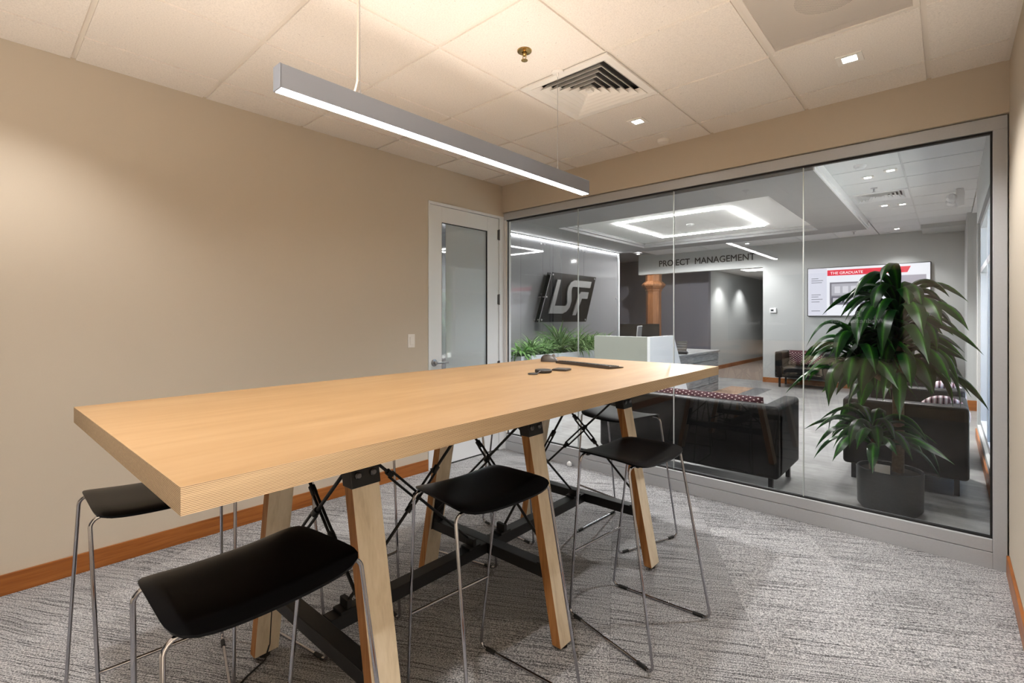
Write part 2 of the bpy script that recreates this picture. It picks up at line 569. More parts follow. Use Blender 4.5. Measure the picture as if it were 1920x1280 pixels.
# ------------------------------------------------------------------ geometry helpers
class MB:
    def __init__(s):
        s.v, s.f, s.mi, s.uv = [], [], [], {}

    def add(s, verts, faces, mi=0):
        o = len(s.v)
        s.v += [tuple(p) for p in verts]
        s.f += [tuple(i + o for i in f) for f in faces]
        s.mi += [mi] * len(faces)
        return s

    def box(s, x0, x1, y0, y1, z0, z1, mi=0):
        vs = [(x, y, z) for z in (z0, z1) for y in (y0, y1) for x in (x0, x1)]
        return s.add(vs, [(0, 2, 3, 1), (4, 5, 7, 6), (0, 1, 5, 4), (2, 6, 7, 3), (0, 4, 6, 2), (1, 3, 7, 5)], mi)

    def hexa(s, lo, hi, mi=0):
        """four bottom points (ccw from above) and four top points"""
        return s.add(list(lo) + list(hi), [(3, 2, 1, 0), (4, 5, 6, 7), (0, 1, 5, 4), (1, 2, 6, 5), (2, 3, 7, 6), (3, 0, 4, 7)], mi)

    def bar(s, a, b, wx, wz, up=(0, 0, 1), mi=0):
        a, b, up = Vector(a), Vector(b), Vector(up)
        d = (b - a).normalized()
        x = d.cross(up).normalized()
        u = x.cross(d).normalized()
        lo = [a - x * wx / 2 - u * wz / 2, a + x * wx / 2 - u * wz / 2, a + x * wx / 2 + u * wz / 2, a - x * wx / 2 + u * wz / 2]
        hi = [p + (b - a) for p in lo]
        return s.hexa(lo, hi, mi)

    def tube(s, pts, r, n=8, cap=True, mi=0, closed=False):
        pts = [Vector(p) for p in pts]
        k = len(pts)
        rr = r if isinstance(r, (list, tuple)) else [r] * k
        rings = []
        prev = None
        for i in range(k):
            if closed:
                d = pts[(i + 1) % k] - pts[i - 1]
            elif i == 0:
                d = pts[1] - pts[0]
            elif i == k - 1:
                d = pts[-1] - pts[-2]
            else:
                d = (pts[i + 1] - pts[i]).normalized() + (pts[i] - pts[i - 1]).normalized()
            d = d.normalized()
            if prev is None:
                ref = Vector((0, 0, 1)) if abs(d.z) < 0.9 else Vector((1, 0, 0))
                x = d.cross(ref).normalized()
            else:
                x = (prev - d * prev.dot(d)).normalized()
            prev = x
            y = d.cross(x)
            rings.append([pts[i] + (x * cos(2 * pi * j / n) + y * sin(2 * pi * j / n)) * rr[i] for j in range(n)])
        vs = [p for ring in rings for p in ring]
        fs = []
        for i in range(k if closed else k - 1):
            a, b = i * n, ((i + 1) % k) * n
            for j in range(n):
                fs.append((a + j, a + (j + 1) % n, b + (j + 1) % n, b + j))
        if cap and not closed:
            fs.append(tuple(reversed(range(n))))
            fs.append(tuple((k - 1) * n + j for j in range(n)))
        return s.add(vs, fs, mi)

    def lathe(s, prof, n=24, c=(0, 0, 0), mi=0, axis='z'):
        vs, fs = [], []
        for (r, z) in prof:
            for j in range(n):
                a = 2 * pi * j / n
                p = (r * cos(a), r * sin(a), z)
                if axis == 'x':
                    p = (z, r * cos(a), r * sin(a))
                if axis == 'y':
                    p = (r * sin(a), z, r * cos(a))
                vs.append((p[0] + c[0], p[1] + c[1], p[2] + c[2]))
        for i in range(len(prof) - 1):
            for j in range(n):
                a, b = i * n, (i + 1) * n
                fs.append((a + j, a + (j + 1) % n, b + (j + 1) % n, b + j))
        fs.append(tuple(reversed(range(n))))
        fs.append(tuple((len(prof) - 1) * n + j for j in range(n)))
        return s.add(vs, fs, mi)

    def prism(s, poly, f0, f1, mi=0):
        """poly: list of 2d points; f0,f1 map a 2d point to 3d on the two faces"""
        n = len(poly)
        vs = [f0(p) for p in poly] + [f1(p) for p in poly]
        fs = [tuple(reversed(range(n))), tuple(range(n, 2 * n))]
        fs += [(i, (i + 1) % n, n + (i + 1) % n, n + i) for i in range(n)]
        return s.add(vs, fs, mi)

    def strip(s, left, right, mi=0, uvs=None):
        n = len(left)
        o = len(s.v)
        s.add(list(left) + list(right), [(i, i + 1, n + i + 1, n + i) for i in range(n - 1)], mi)
        if uvs is not None:
            for i in range(n):
                s.uv[o + i] = (uvs[0], i / (n - 1))
                s.uv[o + n + i] = (uvs[1], i / (n - 1))
        return s

    def mesh(s, name, mats, smooth=None):
        me = bpy.data.meshes.new(name)
        me.from_pydata(s.v, [], s.f)
        for m in (mats if isinstance(mats, (list, tuple)) else [mats]):
            me.materials.append(m)
        if any(s.mi):
            me.polygons.foreach_set('material_index', s.mi)
        bm = bmesh.new()
        bm.from_mesh(me)
        if not s.uv:
            bmesh.ops.recalc_face_normals(bm, faces=bm.faces)
        else:
            lay = bm.loops.layers.uv.new('UVMap')
            bm.verts.ensure_lookup_table()
            for f in bm.faces:
                for lp in f.loops:
                    lp[lay].uv = s.uv.get(lp.vert.index, (0.5, 0.5))
        bm.to_mesh(me)
        bm.free()
        if smooth is not None:
            me.polygons.foreach_set('use_smooth', [True] * len(me.polygons))
            me.set_sharp_from_angle(angle=R(smooth))
        me.update()
        return me

    def build(s, name, mats, parent=None, smooth=None, bevel=0, seg=2, loc=None, rz=0):
        o = bpy.data.objects.new(name, s.mesh(name, mats, smooth))
        COL.objects.link(o)
        if parent:
            o.parent = parent
        if loc:
            o.location = loc
        if rz:
            o.rotation_euler.z = rz
        if bevel:
            b = o.modifiers.new('bevel', 'BEVEL')
            b.width = bevel
            b.segments = seg
            b.limit_method = 'ANGLE'
            b.angle_limit = R(40)
        return o


def tag(o, label, cat, group=None, kind=None):
    o['label'] = label
    o['category'] = cat
    if group:
        o['group'] = group
    if kind:
        o['kind'] = kind
    return o


def thing(name, label, cat, loc=(0, 0, 0), rz=0, group=None, kind=None):
    o = bpy.data.objects.new(name, None)
    o.empty_display_size = 0.1
    COL.objects.link(o)
    o.location = loc
    o.rotation_euler.z = rz
    return tag(o, label, cat, group, kind)


def copy_tree(o, parent=None):
    c = o.copy()
    COL.objects.link(c)
    c.parent = parent
    for ch in list(o.children):
        copy_tree(ch, c)
    return c


def struct(name, mb, mat, label, cat, smooth=None, bevel=0):
    o = mb.build(name, mat, None, smooth, bevel)
    return tag(o, label, cat, None, 'structure')


def arc(c, a, b, r0, n=5):
    """round a corner c between directions towards a and b (points)"""
    c, a, b = Vector(c), Vector(a), Vector(b)
    da, db = (a - c).normalized(), (b - c).normalized()
    ang = da.angle(db)
    d = r0 / math.tan(ang / 2)
    p, q = c + da * d, c + db * d
    cen = c + (da + db).normalized() * (r0 / sin(ang / 2))
    out = []
    for i in range(n + 1):
        t = i / n
        v = (p - cen).lerp(q - cen, t)
        out.append(cen + v.normalized() * r0)
    return out


def text(name, body, size_w, mat, parent=None, extrude=0.002, M4=None, bold=0.0):
    """flat lettering as a mesh, text width scaled to size_w, placed by matrix"""
    c = bpy.data.curves.new(name, 'FONT')
    c.body = body
    c.extrude = .01 if bold else 0
    c.bevel_depth = bold
    c.bevel_resolution = 0
    c.resolution_u = 3
    o = bpy.data.objects.new(name, c)
    COL.objects.link(o)
    bpy.context.view_layer.update()
    me = bpy.data.meshes.new_from_object(o.evaluated_get(bpy.context.evaluated_depsgraph_get()))
    bpy.data.objects.remove(o, do_unlink=True)
    bm = bmesh.new()
    bm.from_mesh(me)
    x0, x1 = min(v.co.x for v in bm.verts), max(v.co.x for v in bm.verts)
    k = size_w / (x1 - x0)
    for v in bm.verts:
        v.co = Vector(((v.co.x - x0) * k, v.co.y * k, v.co.z * k))
    bmesh.ops.remove_doubles(bm, verts=bm.verts, dist=1e-6)
    if extrude and not bold:
        g = bmesh.ops.extrude_face_region(bm, geom=bm.faces[:])
        bmesh.ops.translate(bm, verts=[e for e in g['geom'] if isinstance(e, bmesh.types.BMVert)], vec=(0, 0, extrude))
        bmesh.ops.recalc_face_normals(bm, faces=bm.faces)
    if M4 is not None:
        bmesh.ops.transform(bm, matrix=M4, verts=bm.verts)
    bm.to_mesh(me)
    bm.free()
    me.materials.clear()
    me.materials.append(mat)
    ob = bpy.data.objects.new(name, me)
    COL.objects.link(ob)
    if parent:
        ob.parent = parent
    return ob


def clip_poly(poly, x0, x1, y0, y1):
    def half(p, inside, inter):
        out = []
        for i in range(len(p)):
            a, b = p[i - 1], p[i]
            ia, ib = inside(a), inside(b)
            if ia != ib:
                out.append(inter(a, b))
            if ib:
                out.append(b)
        return out

    def ix(X):
        return lambda a, b: (X, a[1] + (b[1] - a[1]) * (X - a[0]) / (b[0] - a[0]))

    def iy(Y):
        return lambda a, b: (a[0] + (b[0] - a[0]) * (Y - a[1]) / (b[1] - a[1]), Y)
    for ins, inter in ((lambda p: p[0] >= x0, ix(x0)), (lambda p: p[0] <= x1, ix(x1)),
                       (lambda p: p[1] >= y0, iy(y0)), (lambda p: p[1] <= y1, iy(y1))):
        if not poly:
            return []
        poly = half(poly, ins, inter)
    return poly

# ================================================================== THE MEETING ROOM SHELL
XL, XR, YB, YH, YG, ZC = -3.445, 0.242, -1.2, 3.67, 3.715, 2.73

# floor slab with carpet tiles laid at 30 degrees to the walls
fl = struct('floor', MB().box(-3.60, 0.36, YB - .1, 3.76, -0.12, -0.006), M['rubber'],
            'grey-brown streaked carpet tile floor of the meeting room', 'floor')
ca, sa = cos(R(30)), sin(R(30))
TS = 0.61
for ia in range(-9, 9):
    for ib in range(-6, 12):
        a0 = -0.02 + TS * ia
        b0 = TS * ib + (TS / 2 if ia % 2 else 0)
        cen = ((a0 + TS / 2) * ca - (b0 + TS / 2) * sa, (a0 + TS / 2) * sa + (b0 + TS / 2) * ca)
        g = TS / 2 - 0.0006
        sq = [(cen[0] + u * ca - v * sa, cen[1] + u * sa + v * ca) for u, v in ((-g, -g), (g, -g), (g, g), (-g, g))]
        pl = clip_poly(sq, XL, XR, YB, 3.70)
        if len(pl) < 3:
            continue
        loc = [((x - cen[0]) * ca + (y - cen[1]) * sa, -(x - cen[0]) * sa + (y - cen[1]) * ca) for x, y in pl]
        ar = abs(sum(loc[i - 1][0] * loc[i][1] - loc[i][0] * loc[i - 1][1] for i in range(len(loc)))) / 2
        if ar < 2e-4:
            continue
        MB().prism(loc, lambda p: (p[0], p[1], -0.006), lambda p: (p[0], p[1], 0.0)).build(
            'carpet_tile', M['carpet'], fl, loc=(cen[0], cen[1], 0), rz=R(30))

struct('wall_left', MB().box(XL - .12, XL, YB - .12, 2.706, 0, 3.0).box(XL - .12, XL, 2.706, 3.80, 2.412, 3.0), M['wall'],
       'long beige painted left wall beside the high table', 'wall')
struct('wall_right', MB().box(XR, XR + .12, YB - .12, 3.80, 0, 3.0), M['wall'],
       'beige painted wall seen edge-on at the right of the glass', 'wall')
struct('wall_front', MB().box(XL, XR, YH, 3.80, 2.452, 3.0), M['wall'],
       'tan painted header wall above the glass partition', 'wall')
struct('wall_back', MB().box(XL, XR, YB - .12, YB, 0, 3.0), M['wall'],
       'beige painted wall closing the room opposite the glass', 'wall')
struct('baseboard_left', MB().box(XL, XL + .013, YB, 2.70, 0, .102), M['cherry'],
       'cherry wood baseboard along the long left wall', 'baseboard', bevel=.002)
struct('baseboard_right', MB().box(XR - .013, XR, YB, 3.66, 0, .102), M['cherry'],
       'cherry wood baseboard at the foot of the right wall', 'baseboard', bevel=.002)

# ceiling: lay-in tiles on a two-foot grid
ce = struct('ceiling', MB().box(XL, XR, YB, YH, 2.80, 2.9), M['dark_cavity'],
            'cream acoustic tile ceiling with exposed grid over the high table', 'ceiling')
GX = [XL] + [-3.1296 + .6096 * i for i in range(6)] + [XR]
GY = [YB] + [.3483 + .6096 * k for k in range(-2, 6)] + [YH]
GAP = 0.011
tile_cache = {}
for i in range(len(GX) - 1):
    for j in range(len(GY) - 1):
        if j == 6 and i in (3, 5):
            continue
        x0, x1, y0, y1 = GX[i], GX[i + 1], GY[j], GY[j + 1]
        x0 += GAP if i else .002
        x1 -= GAP if i < len(GX) - 2 else .010
        y0 += GAP if j else .002
        y1 -= GAP if j < len(GY) - 2 else .002
        cx, cy = (x0 + x1) / 2, (y0 + y1) / 2
        key = (round(x1 - x0, 4), round(y1 - y0, 4))
        if key not in tile_cache:
            hx, hy = key[0] / 2, key[1] / 2
            tile_cache[key] = MB().box(-hx, hx, -hy, hy, -.0, .018).mesh('ceiling_tile', M['tile'])
        o = bpy.data.objects.new('ceiling_tile', tile_cache[key])
        COL.objects.link(o)
        o.parent = ce
        o.location = (cx, cy, 2.728)
for x in GX[1:-1]:
    MB().box(x - .012, x + .012, YB, YH, 2.7365, 2.77).build('grid_bar', M['grid'], ce)
for y in GY[1:-1]:
    MB().box(XL, XR, y - .012, y + .012, 2.7367, 2.769).build('grid_bar', M['grid'], ce)
MB().box(XR - .018, XR, YB, YH, 2.726, 2.731).build('wall_angle', M['grid'], ce)

# ------------------------------------------------------------------ ceiling fittings
def air_diffuser(loc, label, mat):
    t = thing('air_diffuser', label, 'air vent', loc)
    f = MB()
    for (a, b, zz) in ((.297, .252, 0.0),):
        f.box(-a, a, -a, -b, -.006, .006).box(-a, a, b, a, -.006, .006).box(-a, -b, -b, b, -.006, .006).box(b, a, -b, b, -.006, .006)
    f.build('vent_frame', mat, t, bevel=.002)
    q = lambda h, z: [(-h, -h, z), (h, -h, z), (h, h, z), (-h, h, z)]
    for h in (.252, .212, .172, .132, .092, .052):
        m = MB()
        lo, hi, lo2, hi2 = q(h - .001, -.006), q(h - .030, .030), q(h - .0035, -.006), q(h - .0325, .030)
        m.add(lo + hi + hi2 + lo2, [f_ for k in range(4) for f_ in (
            (k, (k + 1) % 4, 4 + (k + 1) % 4, 4 + k), (8 + k, 8 + (k + 1) % 4, 12 + (k + 1) % 4, 12 + k),
            (12 + k, 12 + (k + 1) % 4, (k + 1) % 4, k), (4 + k, 4 + (k + 1) % 4, 8 + (k + 1) % 4, 8 + k))])
        m.build('louver_blade', mat, t)
    MB().box(-.018, .018, -.018, .018, -.006, .004).build('centre_plate', mat, t)
    MB().box(-.29, .29, -.29, .29, .06, .066).build('duct_box', M['dark_cavity'], t)
    return t


air_diffuser((-1.6056, 2.482, 2.728), 'white square four-way louvered air diffuser in the meeting room ceiling, beyond the sprinkler', M['white'])


def perforated_mat():
    t = NT('perforated_metal')
    mp = t.coords('Object')
    sep = t.n('ShaderNodeSeparateXYZ')
    t.l(mp.outputs[0], sep.inputs[0])
    outs = []
    for k in (0, 1):
        mu = t.n('ShaderNodeMath', operation='MULTIPLY')
        mu.inputs[1].default_value = 2 * pi / 0.0096
        t.l(sep.outputs[k], mu.inputs[0])
        outs.append(mu.outputs[0])
    s1 = t.n('ShaderNodeMath', operation='ADD')
    s2 = t.n('ShaderNodeMath', operation='SUBTRACT')
    for s_ in (s1, s2):
        t.l(outs[0], s_.inputs[0])
        t.l(outs[1], s_.inputs[1])
    c1 = t.n('ShaderNodeMath', operation='COSINE')
    c2 = t.n('ShaderNodeMath', operation='COSINE')
    t.l(s1.outputs[0], c1.inputs[0])
    t.l(s2.outputs[0], c2.inputs[0])
    ad = t.n('ShaderNodeMath', operation='ADD')
    t.l(c1.outputs[0], ad.inputs[0])
    t.l(c2.outputs[0], ad.inputs[1])
    gt = t.n('ShaderNodeMath', operation='GREATER_THAN')
    gt.inputs[1].default_value = 0.55
    t.l(ad.outputs[0], gt.inputs[0])
    tr = t.n('ShaderNodeBsdfTransparent')
    mx = t.n('ShaderNodeMixShader')
    t.l(gt.outputs[0], mx.inputs[0])
    t.b.inputs['Base Color'].default_value = S(212, 203, 193)
    t.b.inputs['Roughness'].default_value = 0.6
    t.l(t.b.outputs[0], mx.inputs[1])
    t.l(tr.outputs[0], mx.inputs[2])
    t.l(mx.outputs[0], t.out.inputs[0])
    return t.m


t = thing('return_grille', 'square perforated metal return air grille with a round duct showing through', 'air vent',
          (-.3864, 2.482, 2.728))
f = MB()
f.box(-.296, .296, -.296, -.272, -.004, .008).box(-.296, .296, .272, .296, -.004, .008)
f.box(-.296, -.272, -.272, .272, -.004, .008).box(.272, .296, -.272, .272, -.004, .008)
f.build('vent_frame', M['grid'], t, bevel=.0015)
MB().box(-.272, .272, -.272, .272, 0, .0006).build('perforated_panel', perforated_mat(), t)
ring = [(.13, .026), (.13, .06), (.125, .06), (.125, .026)]
bk = MB()
N = 32
vs = [(.13 * cos(2 * pi * k / N), .13 * sin(2 * pi * k / N), .03) for k in range(N)]
ou = []
for k in range(N):
    a = 2 * pi * k / N
    m_ = max(abs(cos(a)), abs(sin(a)))
    ou.append((.285 * cos(a) / m_, .285 * sin(a) / m_, .03))
bk.add(vs + ou, [(k, (k + 1) % N, N + (k + 1) % N, N + k) for k in range(N)])
bk.build('back_plate', plain('grille_back_plate', S(196, 187, 178), .8), t)
MB().lathe([(.13, .03), (.13, .065), (.001, .065)], 32).build('duct_collar', M['dark_cavity'], t, smooth=40)


def downlight(loc, label, group=None, h=.057, name='downlight'):
    t = thing(name, label, 'downlight', loc, 0, group)
    f = MB()
    b = h * .56
    f.box(-h, h, -h, -b, -.004, .004).box(-h, h, b, h, -.004, .004).box(-h, -b, -b, b, -.004, .004).box(b, h, -b, b, -.004, .004)
    f.build('trim_ring', M['white'], t, bevel=.001)
    MB().box(-b, b, -b, b, .0005, .004).build('lens', M['lens'], t)
    return t


downlight((-.386, 3.09, 2.727), 'lit square downlight in the meeting room ceiling near the return grille')
downlight((-1.605, 3.09, 2.727), 'lit square downlight in the meeting room ceiling just past the air diffuser')

t = thing('sprinkler_head', 'small brass sprinkler head in the meeting room ceiling', 'sprinkler', (-1.612, 1.885, 2.728))
MB().lathe([(.001, 0), (.038, 0), (.036, -.006), (.014, -.010), (.014, -.004)], 24).build('escutcheon', M['brass'], t, smooth=40)
MB().lathe([(.010, -.006), (.010, -.022), (.006, -.026), (.005, -.030)], 14).tube([(.009, 0, -.02), (.011, 0, -.036), (.003, 0, -.048)], .0022, 6) \
    .tube([(-.009, 0, -.02), (-.011, 0, -.036), (-.003, 0, -.048)], .0022, 6).build('nozzle', M['brass'], t, smooth=40)
MB().lathe([(.004, -.044), (.017, -.049), (.017, -.051), (.004, -.052)], 16).build('deflector', M['brass'], t, smooth=30)

t = thing('ceiling_sensor', 'round white ceiling sensor near the header wall over the glass', 'sensor', (-1.626, 3.545, 2.728))
MB().lathe([(.001, 0), (.046, 0), (.046, -.010), (.038, -.022), (.02, -.026), (.001, -.027)], 28).build('sensor_dome', M['white'], t, smooth=35)

# ------------------------------------------------------------------ linear pendant
PX, PY0, PY1, PZ0, PZ1 = -1.612, .655, 2.446, 2.098, 2.176
t = thing('pendant_light', 'long grey linear pendant light with glowing underside hung over the table', 'pendant light', (PX, (PY0 + PY1) / 2, PZ0))
L2 = (PY1 - PY0) / 2
hw = .0255
MB().box(-hw, -hw + .003, -L2, L2, 0, .078).box(hw - .003, hw, -L2, L2, 0, .078).box(-hw + .003, hw - .003, -L2, L2, .070, .078) \
    .build('housing', M['lamp_body'], t, bevel=.001)
for s in (-1, 1):
    MB().box(-hw, hw, s * L2 - .003, s * L2 + .003, -.001, .0785).build('end_cap', M['lamp_body'], t, bevel=.001)
MB().box(-hw + .0035, hw - .0035, -L2 + .004, L2 - .004, -.001, .006).build('diffuser', M['lamp_glow'], t)
MB().box(-hw + .0045, hw - .0045, -L2 + .05, L2 - .05, .0781, .0795).build('added_fill_strip', M['lamp_fill'], t)  # added glowing strip, out of sight on top, to lift the ceiling
for k, yy in enumerate((-.60, .617)):
    top = 2.728 - PZ0
    MB().lathe([(.006, .078), (.006, .096), (.003, .1)], 10, (0, yy, 0)).build('cable_gripper', M['steel'], t, smooth=40)
    MB().tube([(0, yy, .09), (0, yy, top - .01)], .0013, 6).build('cable', M['steel'], t)
    MB().lathe([(.001, top), (.034, top), (.033, top - .006), (.006, top - .009), (.005, top - .03), (.001, top - .03)], 24, (0, yy, 0)) \
        .build('canopy', M['white'], t, smooth=35)
MB().tube([(.004, -.612, top), (.005, -.611, .35), (.004, -.612, .13), (.001, -.617, .105), (.002, -.625, .079)], .0035, 8) \
    .build('power_cord', M['grid'], t, smooth=60)

# ------------------------------------------------------------------ glass partition (window) with aluminium frame
wn = struct('window_1', MB().box(XL, XR - .006, 3.690, 3.775, 2.375, 2.447), M['alu'],
            'floor to ceiling glass partition in a satin aluminium frame facing the lobby', 'window', bevel=.002)
MB().box(XL, XL + .030, 3.690, 3.775, 0, 2.375).build('mullion', M['door_alu'], wn, bevel=.002)
MB().box(.180, .236, 3.690, 3.775, 0, 2.375).build('mullion', M['alu'], wn, bevel=.002)
MB().box(XL + .030, .180, 3.690, 3.775, .0, .086).build('sill_base', M['alu'], wn, bevel=.001)
MB().box(XL + .030, .180, 3.6915, 3.775, .0885, .158).build('sill_rail', M['alu'], wn, bevel=.004)
for (x0, x1, z0, z1) in ((XL + .030, .180, .158, .168), (XL + .030, .180, 2.363, 2.375), (XL + .030, XL + .038, .168, 2.363), (.171, .180, .168, 2.363)):
    MB().box(x0, x1, 3.706, 3.735, z0, z1).build('gasket', M['gasket'], wn)
PXS = [XL + .038, -2.526, -1.617, -.719, .171]
for k in range(4):
    MB().box(PXS[k] + (.0035 if k else 0), PXS[k + 1] - (.0035 if k < 3 else 0), YG - .005, YG + .005, .166, 2.365).build('pane', M['glass'], wn)
for x in PXS[1:-1]:
    MB().box(x - .0033, x + .0033, YG - .0055, YG + .0055, .167, 2.364).build('glass_joint', M['glass_edge'], wn)
MB().box(XL + .030, XL + .042, 3.698, 3.706, .168, 2.363).build('glazing_bead', M['white'], wn)

# ------------------------------------------------------------------ door in the left wall
X = XL
f = MB()
f.box(X - .125, X + .006, 2.708, 2.7235, 0, 2.41).box(X - .125, X + .006, 3.622, 3.690, 0, 2.41).box(X - .125, X + .006, 2.7235, 3.622, 2.384, 2.41)
dr = struct('door_1', f, M['door_alu'], 'silver aluminium framed glass door in the left wall corner', 'door', bevel=.001)
lf = MB()
y0, y1, a, b, zt, zb = 2.7275, 3.618, 2.865, 3.456, 2.236, .25
lf.box(X - .046, X - .002, y0, a, .012, 2.380).box(X - .046, X - .002, b, y1, .012, 2.380)
lf.box(X - .046, X - .002, a, b, zt, 2.380).box(X - .046, X - .002, a, b, .012, zb)
leaf = lf.build('door_leaf', M['door_alu'], dr, bevel=.0015)
MB().box(X - .014, X - .009, a, b, zb, zt).build('pane', M['glass'], leaf)
MB().box(X - .020, X - .016, 2.926, b, zb, zt).build('frosted_film', M['film'], leaf)
for (ya, yb, za, zc_) in ((a, b, zt - .007, zt), (b - .010, b, zb, zt), (a, a + .004, zb, zt)):
    MB().box(X - .012, X - .003, ya, yb, za, zc_).build('gasket', M['gasket'], leaf)
for z in (2.215, 1.55, .865):
    m = MB().lathe([(.0085, z - .055), (.0085, z + .055)], 12, (X + .006, 3.620, 0))
    m.box(X - .004, X + .002, 3.602, 3.638, z - .05, z + .05)
    m.build('hinge', M['bolt'], dr, smooth=40)
hd = MB().lathe([(.001, 0), (.032, 0), (.032, .008), (.014, .012), (.012, .052), (.001, .052)], 24, (X - .002, 2.775, .955), axis='x')
hd = hd.build('door_handle', M['steel'], dr, smooth=40)
MB().tube([(X + .046, 2.770, .955), (X + .050, 2.80, .955), (X + .047, 2.86, .954), (X + .043, 2.905, .953)], [.010, .010, .0085, .008], 10) \
    .build('lever', M['steel'], hd, smooth=50)

t = thing('light_switch', 'white rocker light switch on the left wall beside the door', 'light switch', (XL, 2.523, 1.162))
MB().box(0, .005, -.036, .036, -.058, .058).build('switch_plate', M['white'], t, bevel=.002)
MB().box(.004, .009, -.017, .017, -.034, .034).build('rocker', M['white'], t, bevel=.002)

t = thing('door_stop', 'small clear dome door stop on the carpet by the glass frame', 'door stop', (-2.585, 3.655, 0))
MB().lathe([(.001, .0), (.024, .0), (.024, .006), (.001, .006)], 20).build('stop_base', M['steel'], t, smooth=40)
MB().lathe([(.022, .006), (.023, .022), (.018, .036), (.008, .043), (.001, .044)], 20).build('stop_dome', M['white_cool'], t, smooth=50)

# ================================================================== HIGH TABLE
TBL = thing('bar_table', 'long counter-height table with maple top, plywood edge and splayed wooden legs', 'table', (-1.6285, 1.664, 0), R(1.0))
HW, HL = .591, 1.430
tt = MB()
b_ = [(-HW, -HL), (HW, -HL), (HW, HL), (-HW, HL)]
tt.prism(b_, lambda p: (p[0], p[1], 1.006), lambda p: (p[0], p[1], 1.0588), 0)
tt.mi[1] = 1
tb = tt.build('tabletop', [M['ply_edge'], M['maple']], TBL, bevel=.0012)
ST = (-.872, -.036, .803)
XB, XT = .462, .270          # outer face at the foot and under the top
def leg_x(z): return XB - (XB - .297) * (z - .015) / .835
for ys in ST:
    for s in (1, -1):
        z0, z1 = .016, 1.004
        xo0, xo1 = leg_x(z0), leg_x(z1)
        th, wd = .044, .047
        m = MB()
        lo = [(s * (xo0 - th), ys - wd, z0), (s * xo0, ys - wd, z0), (s * xo0, ys + wd, z0), (s * (xo0 - th), ys + wd, z0)]
        hi = [(s * (xo1 - th), ys - wd, z1), (s * xo1, ys - wd, z1), (s * xo1, ys + wd, z1), (s * (xo1 - th), ys + wd, z1)]
        m.hexa(lo, hi)
        m.mi = [1, 1, 1, 0, 1, 0]
        lg = m.build('leg', [M['ply_face'], M['ply_side']], TBL, bevel=.002)
        # steel cap under the top
        m = MB()
        za, zb_ = .850, 1.0055
        xa, xb = leg_x(za) + .004, leg_x(zb_) + .004
        w2 = wd + .0035
        t2 = th + .008
        m.hexa([(s * (xa - t2), ys - w2, za), (s * xa, ys - w2, za), (s * xa, ys + w2, za), (s * (xa - t2), ys + w2, za)],
               [(s * (xb - t2), ys - w2, zb_), (s * xb, ys - w2, zb_), (s * xb, ys + w2, zb_), (s * (xb - t2), ys + w2, zb_)])
        cap = m.build('leg_bracket', M['black_metal'], lg, bevel=.003)
        for dy in (-.026, .026):
            xx = leg_x(.886) + .004
            MB().lathe([(.001, -.001), (.011, -.001), (.011, .005), (.007, .009), (.001, .009)], 12, (s * xx, ys + dy, .886), axis='x').build(
                'bolt', M['bolt'], lg, smooth=40) if s > 0 else None
        MB().lathe([(.001, 0), (.02, 0), (.02, .010), (.012, .0165), (.001, .0165)], 16, (s * (XB - .024), ys, 0)).build('rubber_foot', M['rubber'], lg, smooth=40)
        # plate where the cross bar meets the leg
        m = MB()
        za, zb_ = .262, .43 if s < 0 else .33
        xa, xb = leg_x(za) - th, leg_x(zb_) - th
        m.hexa([(s * (xa - .005), ys - .034, za), (s * (xa + .001), ys - .034, za), (s * (xa + .001), ys + .034, za), (s * (xa - .005), ys + .034, za)],
               [(s * (xb - .005), ys - .034, zb_), (s * (xb + .001), ys - .034, zb_), (s * (xb + .001), ys + .034, zb_), (s * (xb - .005), ys + .034, zb_)])
        m.build('leg_plate', M['black_metal'], lg, bevel=.001)
    xi = leg_x(.29) - .044
    MB().box(-xi, xi, ys - .03, ys + .03, .262, .312).build('cross_bar', M['black_metal'], TBL, bevel=.003)
for k in range(2):
    MB().box(-.03, .03, ST[k] + .031, ST[k + 1] - .031, .262, .312).build('long_bar', M['black_metal'], TBL, bevel=.003)


def brace(a, b, frac=.5, off=(0, 0, 0)):
    a, b, off = Vector(a) + Vector(off), Vector(b) + Vector(off), Vector(off)
    d = (b - a).normalized()
    c = a.lerp(b, frac)
    h = .085
    rod = MB().tube([a, c - d * (h - .012)], .0062, 8).build('brace_rod', M['black_metal'], TBL, smooth=50)
    MB().tube([c + d * (h - .012), b], .0062, 8).build('brace_rod', M['black_metal'], TBL, smooth=50)
    ref = Vector((1, 0, 0)) if abs(d.x) < .2 else Vector((0, 1, 0))
    n = d.cross(ref).normalized() if abs(d.x) < .2 else d.cross(ref).normalized()
    tk = MB()
    for s in (-1, 1):
        tk.tube([c - d * h + n * s * .0115, c + d * h + n * s * .0115], .0052, 8)
        tk.tube([c + d * (s * (h - .008)), c + d * (s * (h + .022))], .0125, 8)
    tk.build('turnbuckle', M['black_metal'], rod, smooth=50)
    return rod


